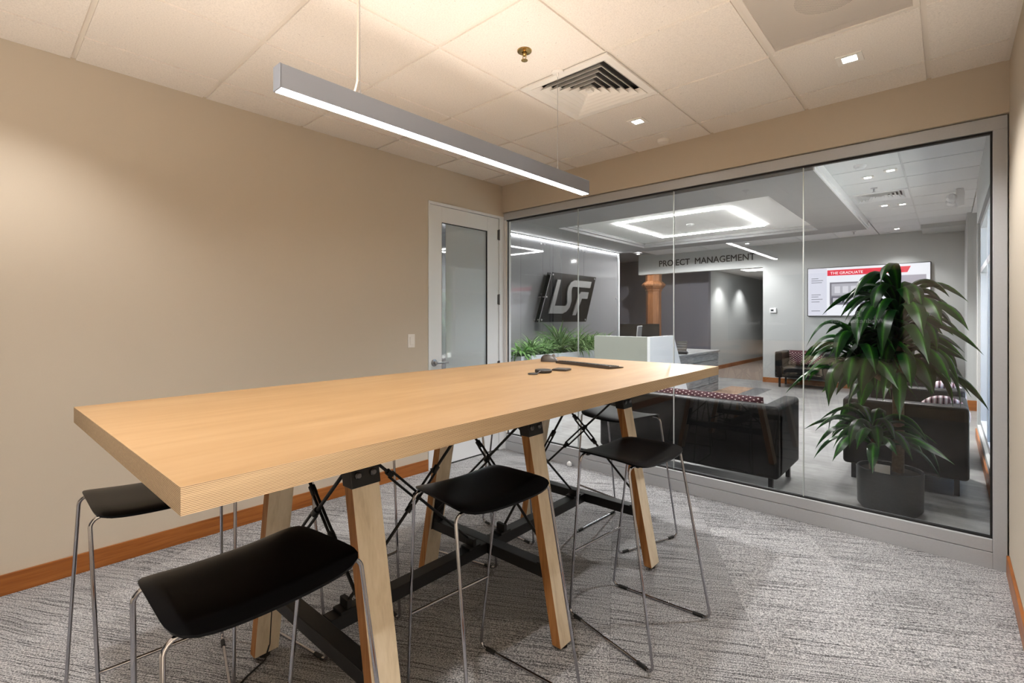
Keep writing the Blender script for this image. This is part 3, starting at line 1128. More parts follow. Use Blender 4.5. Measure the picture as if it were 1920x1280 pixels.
for ys in ST:
    brace((.262, ys, .93), (-.36, ys, .345), .5, (0, -.016, 0))
    brace((-.262, ys, .93), (.36, ys, .345), .42, (0, .016, 0))
    for s in (1, -1):
        MB().box(s * .345 - .022, s * .345 + .022, ys - .03, ys + .03, .312, .32).box(s * .352 - .009, s * .352 + .009, ys - .024, ys + .024, .318, .352) \
            .build('brace_anchor', M['black_metal'], TBL, bevel=.002)
for k in range(2):
    ya, yb = ST[k], ST[k + 1]
    brace((0, ya + .06, .975), (0, yb - .105, .345), .46, (-.016, 0, 0))
    brace((0, ya + .105, .345), (0, yb - .06, .975), .5, (.016, 0, 0))
    for y in (ya + .105, yb - .105):
        MB().box(-.03, .03, y - .035, y + .035, .312, .322).box(-.026, .026, y - .010, y + .010, .318, .352).build('brace_anchor', M['black_metal'], TBL, bevel=.002)
    for y in (ya + .06, yb - .06):
        MB().box(-.028, .028, y - .02, y + .02, .998, 1.006).box(-.024, .024, y - .008, y + .008, .96, 1.0).build('brace_anchor', M['black_metal'], TBL, bevel=.002)

t = thing('power_cable', 'thin black power cable running down the table leg to the carpet, behind the nearest stool', 'cable', (-2.03, .79, 0))
pc = MB()
p3 = [(.20, .0, 1.0)] + [(.177 - (.96 - z) * .195 + .004, .004 * sin(z * 23), z) for z in (.96, .85, .7, .55, .4, .25, .12, .05)]
p3 += [(.02, -.02, .006), (.06, -.10, .005), (.13, -.20, .005), (.17, -.32, .005)]
pc.tube(p3, .0035, 6).build('cord', M['rubber'], t, smooth=60)

# ================================================================== BAR STOOLS
def seat_mesh():
    m = MB()
    N_, K = 64, 9
    hx, hy = .172, .200

    def outline(a):
        # rounded shape: straighter front (table side, +x), rounder back
        n = 8.0 if cos(a) > 0 else 6.5
        c, s = cos(a), sin(a)
        r = (abs(c) ** n + abs(s) ** n) ** (-1 / n)
        x, y = c * r, s * r
        return x * hx, y * hy * (1 - .055 * x)

    def zz(x, y):
        return .760 + .015 * abs(y / hy) ** 2.2 - .010 * max(0, (abs(x) / hx)) ** 4
    top, bot = [], []
    for k in range(K + 1):
        f_ = k / K
        for j in range(N_):
            x, y = outline(2 * pi * j / N_)
            x, y = x * f_, y * f_
            if k == 0 and j > 0:
                continue
            top.append((x, y, zz(x, y) + (.0 if k < K else -.003)))
            sc = .985 if k == K else 1
            bot.append((x * sc, y * sc, zz(x, y) - .011))
    n = len(top)
    fs = []
    ix = lambda k, j: 0 if k == 0 else 1 + (k - 1) * N_ + j % N_
    for k in range(K):
        for j in range(N_):
            if k == 0:
                fs.append((0, ix(1, j), ix(1, j + 1)))
                fs.append((n, n + ix(1, j + 1), n + ix(1, j)))
            else:
                q = (ix(k, j), ix(k + 1, j), ix(k + 1, j + 1), ix(k, j + 1))
                fs.append(q)
                fs.append(tuple(n + i for i in reversed(q)))
    for j in range(N_):
        fs.append((ix(K, j), n + ix(K, j), n + ix(K, j + 1), ix(K, j + 1)))
    m.add(top + bot, fs)
    return m


def make_stool():
    t = thing('bar_stool', 'proto', 'stool', (0, 0, 0), 0, 'black sled-base bar stools around the high table')
    seat_mesh().build('seat', M['seat'], t, smooth=50)
    r = .0058
    FF, BF = (.212, .172), (-.258, .245)
    FT, BT = (.128, .186), (-.128, .200)
    for s in (1, -1):
        for (ft, tp) in ((FF, FT), (BF, BT)):
            foot = (ft[0], s * ft[1], r + .002)
            top = (tp[0], s * tp[1] + s * .012, .752)
            inner = (tp[0], s * (tp[1] - .09), .748)
            other = (BF[0], s * BF[1], r + .002) if ft is FF else (FF[0], s * FF[1], r + .002)
            pts = [inner] + arc(top, inner, foot, .028, 6) + arc(foot, top, other, .022, 5)
            MB().tube(pts, r, 8).build('leg', M['chrome'], t, smooth=60)
        d = Vector((FF[0] - BF[0], s * (FF[1] - BF[1]), 0)).normalized()
        a, b = Vector((BF[0], s * BF[1], r + .002)), Vector((FF[0], s * FF[1], r + .002))
        run = MB().tube([a + d * .02, b - d * .02], r, 8).build('runner', M['chrome'], t, smooth=60)
        for q in (a + d * .055, b - d * .055):
            MB().tube([q - d * .022, q + d * .022], r + .0022, 8).build('glide', M['rubber'], run, smooth=60)
    for (tp) in (FT, BT):
        MB().tube([(tp[0], -(tp[1] - .089), .748), (tp[0], tp[1] - .089, .748)], r, 8).build('seat_support', M['chrome'], t, smooth=60)
        for s in (1, -1):
            MB().box(tp[0] - .012, tp[0] + .012, s * .15 - .010, s * .15 + .010, .742, .755).build('seat_pad', M['rubber'], t, bevel=.003)
    k = (.752 - .30) / .75
    xf = FF[0] + (FT[0] - FF[0]) * (1 - (.752 - .30) / .745)
    yf = FF[1] + (FT[1] + .012 - FF[1]) * (1 - (.752 - .30) / .745)
    MB().tube([(xf, -yf, .30), (xf, yf, .30)], r, 8).build('footrest', M['chrome'], t, smooth=60)
    return t


stool0 = make_stool()
STOOLS = [
    ((-1.232, .440), 180 + 3.0, 'black bar stool nearest the camera, in front of the first table leg'),
    ((-1.238, 1.212), 180 - 4.5, 'black bar stool between the first and second front table legs'),
    ((-1.070, 1.990), 180 - 4.5, 'black bar stool pulled farthest out on the near side, close to the glass'),
    ((-2.050, .440), 0 - 4.0, 'black bar stool by the left wall under the near table corner'),
    ((-2.035, 1.100), 0 + 1.0, 'black bar stool on the wall side behind the first pair of table legs'),
    ((-2.035, 2.045), 0 + 4.0, 'black bar stool on the wall side nearest the door'),
    ((-1.540, 2.715), -90 - 10.7, 'black bar stool tucked under the table end facing the glass'),
]
for k, (p, rz, lab) in enumerate(STOOLS):
    o = stool0 if k == 0 else copy_tree(stool0)
    o.location = (p[0], p[1], 0)
    o.rotation_euler.z = R(rz)
    o['label'] = lab

# ================================================================== THINGS ON THE TABLE
ZT = 1.060
t = thing('keyboard', 'long dark slim keyboard lying on the far end of the table', 'keyboard', (-1.695, 2.60, ZT), R(-11.5))
kb = MB()
kb.prism([(-.065, .0), (-.065, .017), (.065, .0055), (.065, 0)], lambda p: (-.235, p[0], p[1]), lambda p: (.235, p[0], p[1]))
kb.build('case', M['graphite'], t, bevel=.002)
ks = MB()
for r_ in range(5):
    for c_ in range(15):
        yy = -.048 + r_ * .0215
        x = -.215 + c_ * .0289
        zt_ = .0137 - .0885 * (yy + .0276) + .002
        ks.box(x, x + .024, yy - .008, yy + .009, zt_ - .004, zt_ + .001)
o = ks.build('keys', M['black'], t)
o['kind'] = 'stuff'

t = thing('computer_mouse', 'dark grey sculpted computer mouse beside the keyboard end', 'mouse', (-2.045, 2.655, ZT), R(20))
m = MB()
rows, cols = 9, 14
vs, fs = [], []
for i in range(rows):
    for j in range(cols):
        a = pi * i / (rows - 1)
        q = -1 + 2 * j / (cols - 1)
        wdt = .040 * (1 - q ** 4) ** .5 * (1 - .12 * q) + .0005
        hgt = (.048 - .018 * (q + .25) ** 2 * 1.3) * (1 - q ** 6) ** .5 + .001
        vs.append((q * .062, -wdt * cos(a), hgt * sin(a) ** .75))
for i in range(rows - 1):
    for j in range(cols - 1):
        fs.append((i * cols + j, i * cols + j + 1, (i + 1) * cols + j + 1, (i + 1) * cols + j))
fs.append(tuple(range(cols)) + tuple((rows - 1) * cols + j for j in reversed(range(cols))))
m.add(vs, fs).build('mouse_body', M['graphite'], t, smooth=60)
MB().lathe([(.001, -.004), (.011, -.004), (.012, 0), (.011, .004), (.001, .004)], 16, (.030, 0, .040), axis='y').build('scroll_wheel', M['steel'], t, smooth=40)
MB().tube([(.028, -.013, .034), (.005, -.016, .043), (-.02, -.017, .046)], .0015, 6).build('button_seam', M['black'], t)

t = thing('speaker_puck', 'round charcoal speaker puck with a small tethered disc on the table', 'speaker', (-1.655, 2.095, ZT))
MB().lathe([(.001, 0), (.044, 0), (.047, .004), (.047, .013), (.043, .017), (.001, .0175)], 32).build('puck_body', M['charcoal_plastic'], t, smooth=35)
MB().lathe([(.001, 0), (.026, 0), (.027, .003), (.025, .006), (.001, .0065)], 24, (.012, -.105, 0)).build('tether_disc', M['charcoal_plastic'], t, smooth=35)
MB().tube([(.022, -.082, .004), (.028, -.070, .011), (.024, -.058, .013), (.012, -.050, .010), (.005, -.044, .008)], .0022, 6).build('tether_loop', M['bolt'], t, smooth=60)
t = thing('square_pad', 'thin square dark pad beside the round speaker puck', 'pad', (-1.648, 2.255, ZT), R(14))
MB().box(-.043, .043, -.043, .043, 0, .009).build('pad_body', M['graphite'], t, bevel=.002)
MB().box(-.038, .038, -.038, .038, .009, .0105).build('pad_top', M['charcoal_plastic'], t, bevel=.0006)

# ================================================================== THE LOBBY BEYOND THE GLASS
ZL = 2.915
YW = 11.28
lf_ = struct('floor', MB().box(-7.2, 2.0, 3.765, YW + .0, -.10, 0).box(-7.2, XL - .12, 1.8, 3.765, -.10, 0).box(-7.2, -2.9, YW, 12.6, -.10, 0), M['concrete'],
             'mottled grey polished floor of the lobby beyond the glass', 'floor')
MB().box(-3.22, -2.79, 6.6, 10.12, 0, .0025).build('wood_inlay', M['inlay_wood'], lf_)
MB().box(-2.788, -2.50, 6.6, 10.18, 0, .0025).build('charcoal_inlay', M['inlay_dark'], lf_)
struct('floor', MB().box(-4.51, -2.94, 11.45, 17.6, -.09, .004), M['corridor_carpet'],
       'brown carpet strip on the corridor floor past the opening', 'floor')

wb = struct('wall_back', MB().box(-2.94, .25, YW, YW + .17, 0, 3.0).box(-5.84, -2.94, YW, YW + .17, 2.447, 3.0), M['lobby_white'],
            'pale grey lobby wall with corridor opening and lettered bulkhead', 'wall')
text('wall_lettering', 'PROJECT  MANAGEMENT', 2.19, M['letter'], wb, .006,
     Matrix.Translation((-5.284, YW - .002, 2.622)) @ Matrix(((1, 0, 0, 0), (0, 0, -1, 0), (0, 1.06, 0, 0), (0, 0, 0, 1))), .012)
struct('baseboard_back', MB().box(-2.94, .21, YW - .013, YW, 0, .102), M['cherry_x'], 'cherry baseboard along the lobby back wall', 'baseboard')
struct('wall_back', MB().box(-7.3, -4.51, 12.45, 12.6, 0, 3.0), M['purple_wall'], 'dark slate painted wall behind the wooden column', 'wall')
struct('wall_left', MB().box(-4.66, -4.51, 12.6, 17.6, 0, 2.8), M['lobby_white'], 'light grey corridor wall with two scallops of light', 'wall')
struct('baseboard_left', MB().box(-4.51, -4.497, 12.45, 17.6, .004, .106), M['cherry'], 'cherry baseboard along the light corridor wall', 'baseboard')
struct('wall_right', MB().box(-2.94, -2.79, YW + .17, 17.6, 0, 2.8), M['lobby_white'], 'light grey far side wall of the corridor', 'wall')
struct('wall_back', MB().box(-4.66, -2.79, 17.6, 17.75, 0, 2.8), M['lobby_white'], 'end wall closing the corridor', 'wall')
cc = struct('ceiling', MB().box(-4.51, -2.94, YW + .17, 17.6, 2.60, 2.7), M['coffer'], 'low white ceiling of the corridor', 'ceiling')
t = thing('ceiling_panel_light', 'lit rectangular panel light in the corridor ceiling', 'ceiling light', (-3.65, 13.4, 2.60))
MB().box(-.32, .32, -.32, .32, -.006, 0).build('light_frame', M['white'], t)
MB().box(-.29, .29, -.29, .29, -.009, -.005).build('diffuser', emit('panel_light_glow', (1, .99, .97, 1), 5.0), t)

struct('wall_left', MB().box(-5.50, -5.35, 1.9, 9.36, 0, 2.95), M['purple_wall'], 'dark lobby feature wall clad in smoked glass panels', 'wall')
wl = bpy.context.scene.objects[-1] if False else [o for o in COL.objects if o.get('label', '').startswith('dark lobby feature')][0]
JY = [2.83, 4.13, 5.43, 6.73, 8.03, 9.33]
for k in range(5):
    MB().box(-5.342, -5.330, JY[k] + .002, JY[k + 1] - .002, .10, 2.715).build('glass_panel', M['panel_glass'], wl)
for y in JY[1:]:
    for dy in (-.05, .05):
        if y > 9.2 and dy > 0:
            continue
        for z in (2.672, 1.78, .85):
            MB().lathe([(.001, 0), (.017, 0), (.017, .010), (.001, .012)], 14, (-5.331, y + dy, z), axis='x').build('standoff_pin', M['steel'], wl, smooth=40)
struct('trim_1', MB().box(-5.52, -5.315, 9.36, 9.405, 0, 2.77), M['white_cool'], 'white vertical end trim of the dark glass clad wall', 'trim')
struct('wall_left', MB().box(-7.3, -7.15, 1.8, 12.6, 0, 3.0), M['purple_wall'], 'slate wall far left behind the feature wall', 'wall')
struct('wall_front', MB().box(-7.3, XL - .12, 1.78, 1.9, 0, 3.0), M['lobby_wall'], 'lobby side wall behind the meeting room door', 'wall')
struct('wall_front', MB().box(XL - .12, XL, 3.775, 3.80, 0, 2.452), M['lobby_wall'], 'wall end cap at the door corner facing the lobby', 'wall')

t = thing('wall_wash_light', 'bright linear light strip along the top of the dark glass clad wall', 'light strip', (-5.315, 6.6, 2.745))
MB().box(-.012, .012, -2.74, 2.74, .0, .024).build('strip_channel', M['alu'], t)
MB().box(-.010, .0125, -2.735, 2.735, -.012, -.001).build('strip_diffuser', M['led_wash'], t)

# ------------------------------------------------------------------ lobby ceiling
SX0, SX1, SY0, SY1 = -5.35, -.957, 5.35, 9.50
HX0, HX1, HY0, HY1 = -4.56, -1.545, 6.15, 9.05
so = struct('ceiling', MB().box(SX0, SX1, SY0, HY0, 2.77, 2.93).box(SX0, SX1, HY1, SY1, 2.77, 2.93).box(SX0, HX0, HY0, HY1, 2.77, 2.93)
            .box(HX1, SX1, HY0, HY1, 2.77, 2.93).box(SX0, SX1, SY0, SY1, 2.931, 2.99), M['soffit'],
            'grey dropped ceiling around the lit coffer in the lobby', 'ceiling')
MB().box(HX0, HX1, HY0, HY1, 2.858, 2.90).build('coffer_panel', M['coffer'], so)
for (x0, x1, y0, y1) in ((HX0, HX0 + .035, HY0, HY1), (HX0 + .035, HX1, HY1 - .035, HY1)):
    MB().box(x0, x1, y0, y1, 2.81, 2.858).build('coffer_step', M['soffit'], so)
MB().box(SX1, SX1 + .014, SY0, SY1, 2.768, ZL).box(SX1 + .014, SX1 + .03, SY0, SY1, 2.80, 2.825).build('edge_trim', M['white_cool'], so, bevel=.002)
ac = struct('ceiling', MB().box(-5.35, 1.7, 3.80, YW, 2.99, 3.08).box(-7.3, -5.35, 1.8, 12.6, 2.95, 3.08).box(-5.35, XL - .12, 1.8, 3.80, 2.95, 3.08)
            .box(-5.35, -2.9, YW + .17, 12.6, 2.95, 3.08), M['soffit'],
            'white acoustic tile ceiling of the lobby', 'ceiling')
MB().box(-5.35, SX1, 3.80, SY0, ZL, 2.97).build('plaster_panel', M['soffit'], ac)
MB().box(.263, 1.7, 3.80, 9.8, 2.90, 2.97).build('plaster_panel', M['coffer'], ac)
lc = {}


def lobby_tiles(xs, ys):
    for i in range(len(xs) - 1):
        for j in range(len(ys) - 1):
            dx, dy = xs[i + 1] - xs[i] - .018, ys[j + 1] - ys[j] - .018
            cx, cy = (xs[i] + xs[i + 1]) / 2, (ys[j] + ys[j + 1]) / 2
            if abs(cx + .652) < .05 and abs(cy - 7.775) < .1:
                continue
            key = (round(dx, 3), round(dy, 3))
            if key not in lc:
                lc[key] = MB().box(-dx / 2, dx / 2, -dy / 2, dy / 2, 0, .016).mesh('ceiling_tile', M['tile_lobby'])
            o = bpy.data.objects.new('ceiling_tile', lc[key])
            COL.objects.link(o)
            o.parent = ac
            o.location = (cx, cy, ZL)
    for x in xs[1:-1]:
        MB().box(x - .012, x + .012, ys[0], ys[-1], ZL + .006, ZL + .04).build('grid_bar', M['grid_lobby'], ac)
    for y in ys[1:-1]:
        MB().box(xs[0], xs[-1], y - .012, y + .012, ZL + .0062, ZL + .039).build('grid_bar', M['grid_lobby'], ac)


rows = [3.80] + [4.42 + .61 * k for k in range(12)] + [YW]
lobby_tiles([SX1 + .005, -.347, .263], rows)
lobby_tiles([-5.35, -4.617, -4.007, -3.397, -2.787, -2.177, -1.567, SX1 + .005], [SY1, 9.91, 10.52, YW])
MB().box(-.335, .236, 10.55, YW, 2.845, ZL).build('ceiling_drop', M['lobby_white'], ac)
DLL = ['first lit square downlight of the lobby acoustic ceiling, right one of the near pair',
       'lit square downlight of the lobby acoustic ceiling, left one of the near pair',
       'lit square downlight past the lobby air diffuser, left one of the far pair',
       'lit square downlight past the lobby air diffuser, right one of the far pair',
       'lit square downlight closest to the lobby back wall above the television',
       'small lit downlight in the lobby ceiling above the last letters of the lettering',
       'small lit downlight in the lobby ceiling at the left end of the bulkhead']
for p, lab in zip(LOBBY_DL, DLL):
    downlight((p[0], p[1], ZL - .001), lab, 'lobby downlights')
air_diffuser((-.652, 7.775, ZL), 'white louvered air diffuser in the lobby ceiling seen through the glass', M['white_cool'])

t = thing('coffer_light', 'glowing square outline light set in the white coffer ceiling', 'ceiling light', (-3.06, 7.645, 2.858))
a, b = .87, .842
for (x0, x1, y0, y1) in ((-a, a, -a, -b), (-a, a, b, a), (-a, -b, -b, b), (b, a, -b, b)):
    MB().box(x0, x1, y0, y1, -.016, .002).build('light_strip', M['led'], t)
t = thing('smoke_detector', 'round white detector in the coffer inside the glowing square', 'sensor', (-3.06, 7.65, 2.858))
MB().lathe([(.001, 0), (.06, 0), (.058, -.015), (.04, -.03), (.001, -.034)], 24).build('detector_dome', M['white_cool'], t, smooth=35)
t = thing('smoke_detector', 'round white smoke detector on the lobby acoustic tiles near the glass', 'sensor', (-.667, 6.04, ZL))
MB().lathe([(.001, 0), (.055, 0), (.052, -.02), (.035, -.035), (.001, -.038)], 24).build('detector_dome', M['white_cool'], t, smooth=35)
for k, (x, y, lab) in enumerate(((-.66, 7.21, 'small sprinkler head in the lobby ceiling before the diffuser'),
                                 (-1.26, 10.6, 'small sprinkler head at the far end of the lobby ceiling'))):
    t = thing('sprinkler_head', lab, 'sprinkler', (x, y, ZL))
    MB().lathe([(.001, 0), (.035, 0), (.033, -.006), (.01, -.008), (.009, -.04), (.001, -.042)], 16).build('escutcheon', M['steel'], t, smooth=40)
    MB().lathe([(.001, -.04), (.018, -.046), (.018, -.049), (.001, -.05)], 12).build('deflector', M['steel'], t, smooth=40)

t = thing('emergency_light', 'white twin-head emergency light hanging from the lobby ceiling near the right wall', 'emergency light', (.105, 7.95, ZL))
MB().prism([(-.035, 0), (.035, 0), (.045, -.05), (.04, -.20), (-.02, -.215), (-.035, -.16)], lambda p: (p[0], -.028, p[1]), lambda p: (p[0], .028, p[1])) \
    .build('light_body', M['white_cool'], t, bevel=.006)
for dy, dz in ((-.06, -.10), (.06, -.13)):
    MB().lathe([(.001, -.03), (.03, -.025), (.052, .02), (.052, .03), (.001, .026)], 18, (-.075, dy, dz), axis='y').build('lamp_head', M['white_cool'], t, smooth=40)

# ------------------------------------------------------------------ right side: window wall of the lobby
rw = MB().box(.245, .36, 3.80, 5.0, 0, 3.0).box(.245, .36, 7.55, 7.66, 0, 3.0).box(.245, .36, 5.0, 7.55, 2.42, 3.0).box(.245, .36, 5.0, 7.55, 0, .16)
rw.box(.36, 1.7, 7.55, 7.66, 0, 3.0).box(1.58, 1.7, 7.66, 9.80, 0, 3.0)
struct('wall_right', rw, M['lobby_white'], 'pale lobby wall at far right holding the side window', 'wall')
struct('wall_right', MB().box(.21, 1.7, 9.80, 9.92, 0, 3.0).box(.21, .36, 9.92, YW, 0, 3.0), M['lobby_white'], 'grey wall return in the far right lobby corner', 'wall')
struct('baseboard_right', MB().box(.21, 1.58, 9.787, 9.80, 0, .15), M['cherry_x'], 'cherry baseboard on the far right wall return', 'baseboard')
struct('baseboard_right', MB().box(.232, .245, 3.80, 7.66, 0, .10), M['cherry'], 'cherry baseboard under the lobby side window', 'baseboard')
wd = MB().box(.27, .33, 5.0, 5.06, .16, 2.42).box(.27, .33, 7.49, 7.55, .16, 2.42).box(.27, .33, 5.06, 7.49, 2.36, 2.42).box(.27, .33, 5.06, 7.49, .16, .22)
w2 = struct('window_2', wd, M['alu'], 'tall side window of the lobby at far right', 'window')
MB().box(.27, .33, 6.24, 6.31, .22, 2.36).build('mullion', M['alu'], w2)
MB().box(.27, .33, 5.06, 7.49, 1.86, 1.92).build('transom', M['alu'], w2)
for (ya, yb) in ((5.06, 6.24), (6.31, 7.49)):
    for (za, zb) in ((.22, 1.86), (1.92, 2.36)):
        MB().box(.296, .302, ya, yb, za, zb).build('pane', M['glass_window'], w2)
struct('ground', MB().box(.36, 45, -30, 7.55, -.25, -.12).box(1.7, 45, 7.55, 45, -.25, -.12), M['lawn'], 'pale sunlit paving outside the lobby side window', 'ground')

# ------------------------------------------------------------------ wall sign with initials
t = thing('wall_sign', 'black slanted acrylic sign with raised grey LSF letters on the dark wall', 'sign', (-5.30, 7.30, 1.29))
W_, H_, SK = 1.435, .872, .357


def sg(u, v): return (-.90 + u * W_ + v * SK, v * H_)


def slab(poly, x0, x1):
    return MB().prism([sg(*p) for p in poly], lambda p: (x0, p[0], p[1]), lambda p: (x1, p[0], p[1]))


slab([(0, 0), (1, 0), (1, 1), (0, 1)], .055, .067).build('backing_panel', M['sign_black'], t)
slab([(0, 0), (1, 0), (1, 1), (0, 1)], .140, .150).build('front_panel', M['sign_black'], t)
slab([(-.002, 0), (.002, 0), (.002, 1), (-.002, 1)], .139, .152).build('panel_edge', M['steel'], t)
Lp = [(.13, .17), (.42, .17), (.42, .33), (.205, .33), (.205, .86), (.13, .86)]
path = [(.40, .25), (.45, .27), (.485, .33), (.490, .42), (.465, .52), (.440, .62), (.435, .70), (.455, .78), (.50, .81), (.60, .81), (.89, .81)]
up, lo = [], []
for k, (u, v) in enumerate(path):
    a_ = path[max(0, k - 1)]
    b_ = path[min(len(path) - 1, k + 1)]
    d = Vector(((b_[0] - a_[0]) * W_, (b_[1] - a_[1]) * H_)).normalized()
    n = Vector((-d.y, d.x)) * .062
    up.append((u + n.x / W_, v + n.y / H_))
    lo.append((u - n.x / W_, v - n.y / H_))
Fp = [(.625, .14), (.70, .14), (.755, .50), (.88, .50), (.88, .645), (.70, .645), (.665, .58)]
slab(Lp, .152, .175).build('letter', M['sign_metal'], t)
sm = MB()
for k in range(len(path) - 1):
    q = [sg(*p) for p in (lo[k], lo[k + 1], up[k + 1], up[k])]
    sm.prism(q, lambda p: (.152, p[0], p[1]), lambda p: (.1751, p[0], p[1]))
o = sm.build('letter', M['sign_metal'], t)
slab(Fp, .152, .175).build('letter', M['sign_metal'], t)
for (u, v) in ((.035, .955), (.965, .955), (.035, .045), (.965, .045), (.02, .5)):
    y, z = sg(u, v)
    MB().lathe([(.012, -.03), (.012, .150), (.016, .150), (.016, .158), (.001, .159)], 12, (0, y, z), axis='x').build('standoff', M['steel'], t, smooth=40)

# ------------------------------------------------------------------ planter troughs and their plants
def trough(y, lab):
    t = thing('planter_trough', lab, 'planter', (-4.78, y, 0))
    hx, hy, H = .18, .445, .80
    m = MB()
    m.box(-hx, hx, -hy, -hy + .02, 0, H).box(-hx, hx, hy - .02, hy, 0, H).box(-hx, -hx + .02, -hy + .02, hy - .02, 0, H).box(hx - .02, hx, -hy + .02, hy - .02, 0, H)
    m.box(-hx + .02, hx - .02, -hy + .02, hy - .02, 0, .02)
    m.build('trough_shell', M['planter'], t)
    MB().box(-hx + .021, hx - .021, -hy + .021, hy - .021, .70, .765).build('soil', M['soil'], t)


for y, lab in ((5.75, 'white planter trough nearest the glass, left of the keyboard'), (6.65, 'middle white planter trough under the black sign'),
               (7.55, 'farthest white planter trough beside the reception desk')):
    trough(y, lab)


def strap_leaf(m, base, az, el, length, width, droop, n=7, twist=0.0):
    """an arching strap leaf as two half-blades folded along the midrib"""
    p = Vector(base)
    e = el
    L_, C_, R_ = [], [], []
    for i in range(n + 1):
        f_ = i / n
        d = Vector((cos(az) * cos(e), sin(az) * cos(e), sin(e)))
        sd = Vector((-sin(az), cos(az), 0))
        nn = sd.cross(d)
        wv = width * (.34 + .66 * sin(pi * min(1, f_ * 1.02) ** 1.15)) * (1 if f_ < .72 else max(.03, 1 - ((f_ - .72) / .28) ** 1.6))
        sdt = sd * cos(twist * f_) + nn * sin(twist * f_)
        lift = nn * wv * -.22
        L_.append(p - sdt * wv / 2 - lift)
        C_.append(p.copy())
        R_.append(p + sdt * wv / 2 - lift)
        p = p + d * (length / n)
        e -= droop / n * 1.63 * math.exp(-((f_ - .38) / .34) ** 2)
    m.strip(L_, C_, uvs=(0, .5))
    m.strip(C_, R_, uvs=(.5, 1))


rr = random.Random(21)


def tuft(x, y, lab, n, ln, wd, spread, mat, z=.765, name='trough_plant'):
    t = thing(name, lab, 'plant', (x, y, z), 0, 'plants in the white troughs')
    m = MB()
    for k in range(n):
        az = rr.uniform(0, 2 * pi)
        el = R(rr.uniform(28, 86))
        l_ = ln * rr.uniform(.6, 1.1) * (.62 + .45 * sin(el))
        strap_leaf(m, (rr.uniform(-.04, .04), rr.uniform(-.05, .05), 0), az, el, l_, wd * rr.uniform(.7, 1.2), R(spread * rr.uniform(.5, 1.2)), 6)
    o = m.build('foliage', mat, t, smooth=60)
    o['kind'] = 'stuff'


tuft(-4.70, 5.42, 'broad-leaved plant spilling over the near end of the first trough', 60, .30, .055, 150, M['leaf_bush'])
tuft(-4.78, 5.74, 'grassy plant in the middle of the first trough', 110, .46, .022, 95, M['leaf_grass'])
tuft(-4.78, 6.08, 'low spiky plant at the far end of the first trough', 100, .38, .022, 100, M['leaf_grass'])
tuft(-4.78, 6.48, 'tallest spiky plant, below the lower left corner of the black sign', 130, .62, .026, 80, M['leaf_grass'])
tuft(-4.75, 6.92, 'arching grassy plant at the far end of the middle trough', 130, .56, .024, 110, M['leaf_grass'])
tuft(-4.78, 7.36, 'spiky plant in the near half of the farthest trough', 120, .52, .024, 95, M['leaf_grass'])
tuft(-4.78, 7.80, 'small spiky plant next to the reception desk corner', 90, .44, .022, 90, M['leaf_grass'])
tuft(-4.85, 9.0, 'dark spiky plant seen between the sign wall end and the desk chair', 70, .62, .03, 80, M['leaf'], z=.60)
t = thing('planter_trough', 'white planter hidden behind the reception desk holding the dark spiky plant', 'planter', (-4.85, 9.0, 0))
MB().lathe([(.001, 0), (.16, 0), (.19, .62), (.17, .62), (.165, .59), (.001, .59)], 24).build('trough_shell', M['planter'], t, smooth=40)

# ------------------------------------------------------------------ reception desk
t = thing('reception_desk', 'reception desk with white slanted end panel, grey front and stone plank side', 'desk', (-3.7, 8.0, 0))
dx, dy = 3.7, -8.0
DK = lambda x0, x1, y0, y1, z0, z1: MB().box(x0 + dx, x1 + dx, y0 + dy, y1 + dy, z0, z1)
DK(-4.12, -3.225, 6.50, 6.535, 0, 1.083).build('front_panel', M['desk_grey'], t, bevel=.001)
MB().prism([(6.49, 0), (7.95, 0), (7.30, 1.088), (6.49, 1.088)], lambda p: (-3.223 + dx, p[0] + dy, p[1]), lambda p: (-3.180 + dx, p[0] + dy, p[1])) \
    .build('end_panel', M['desk_white'], t, bevel=.0015)
DK(-4.12, -3.225, 6.536, 6.60, 1.05, 1.083).build('transaction_top', M['desk_white'], t)
DK(-4.50, -3.225, 7.60, 9.50, .722, .752).build('worktop', M['stone'], t, bevel=.002)
DK(-4.45, -4.41, 7.65, 9.45, 0, .72).build('support_panel', M['desk_grey'], t)
DK(-3.32, -3.272, 7.32, 9.46, 0, .72).build('inner_panel', M['desk_grey'], t)
cut = [[7.32, 8.55, 9.47], [7.32, 9.0, 9.47], [7.32, 8.2, 9.47], [7.32, 8.75, 9.47], [7.32, 8.0, 9.47]]
for r_ in range(5):
    for k in range(2):
        z0 = .004 + .1436 * r_
        DK(-3.272, -3.247 + rr.uniform(-.003, .003), cut[r_][k] + .0015, cut[r_][k + 1] - .0015, z0 + .005, z0 + .1386).build('stone_plank', M['stone'], t)

t = thing('monitor', 'black monitor with a small pink LSF logo behind the reception desk', 'monitor', (-4.08, 7.92, .752), R(27))
MB().box(-.34, .34, -.012, .012, .14, .505).build('screen_case', M['black'], t, bevel=.003)
MB().box(-.333, .333, -.0128, -.0118, .147, .498).build('screen', plain('dark_screen', S(22, 20, 22), .25), t)
text('screen_logo', 'LSF', .095, emit('pink_logo_glow', S(236, 40, 96), .9), t, 0,
     Matrix.Translation((-.035, -.0135, .212)) @ Matrix(((1, .25, 0, 0), (0, 0, -1, 0), (0, .62, 0, 0), (0, 0, 0, 1))))
MB().box(-.02, .02, .012, .03, .0, .3).box(-.12, .12, -.08, .09, 0, .012).build('monitor_stand', M['black'], t, bevel=.002)

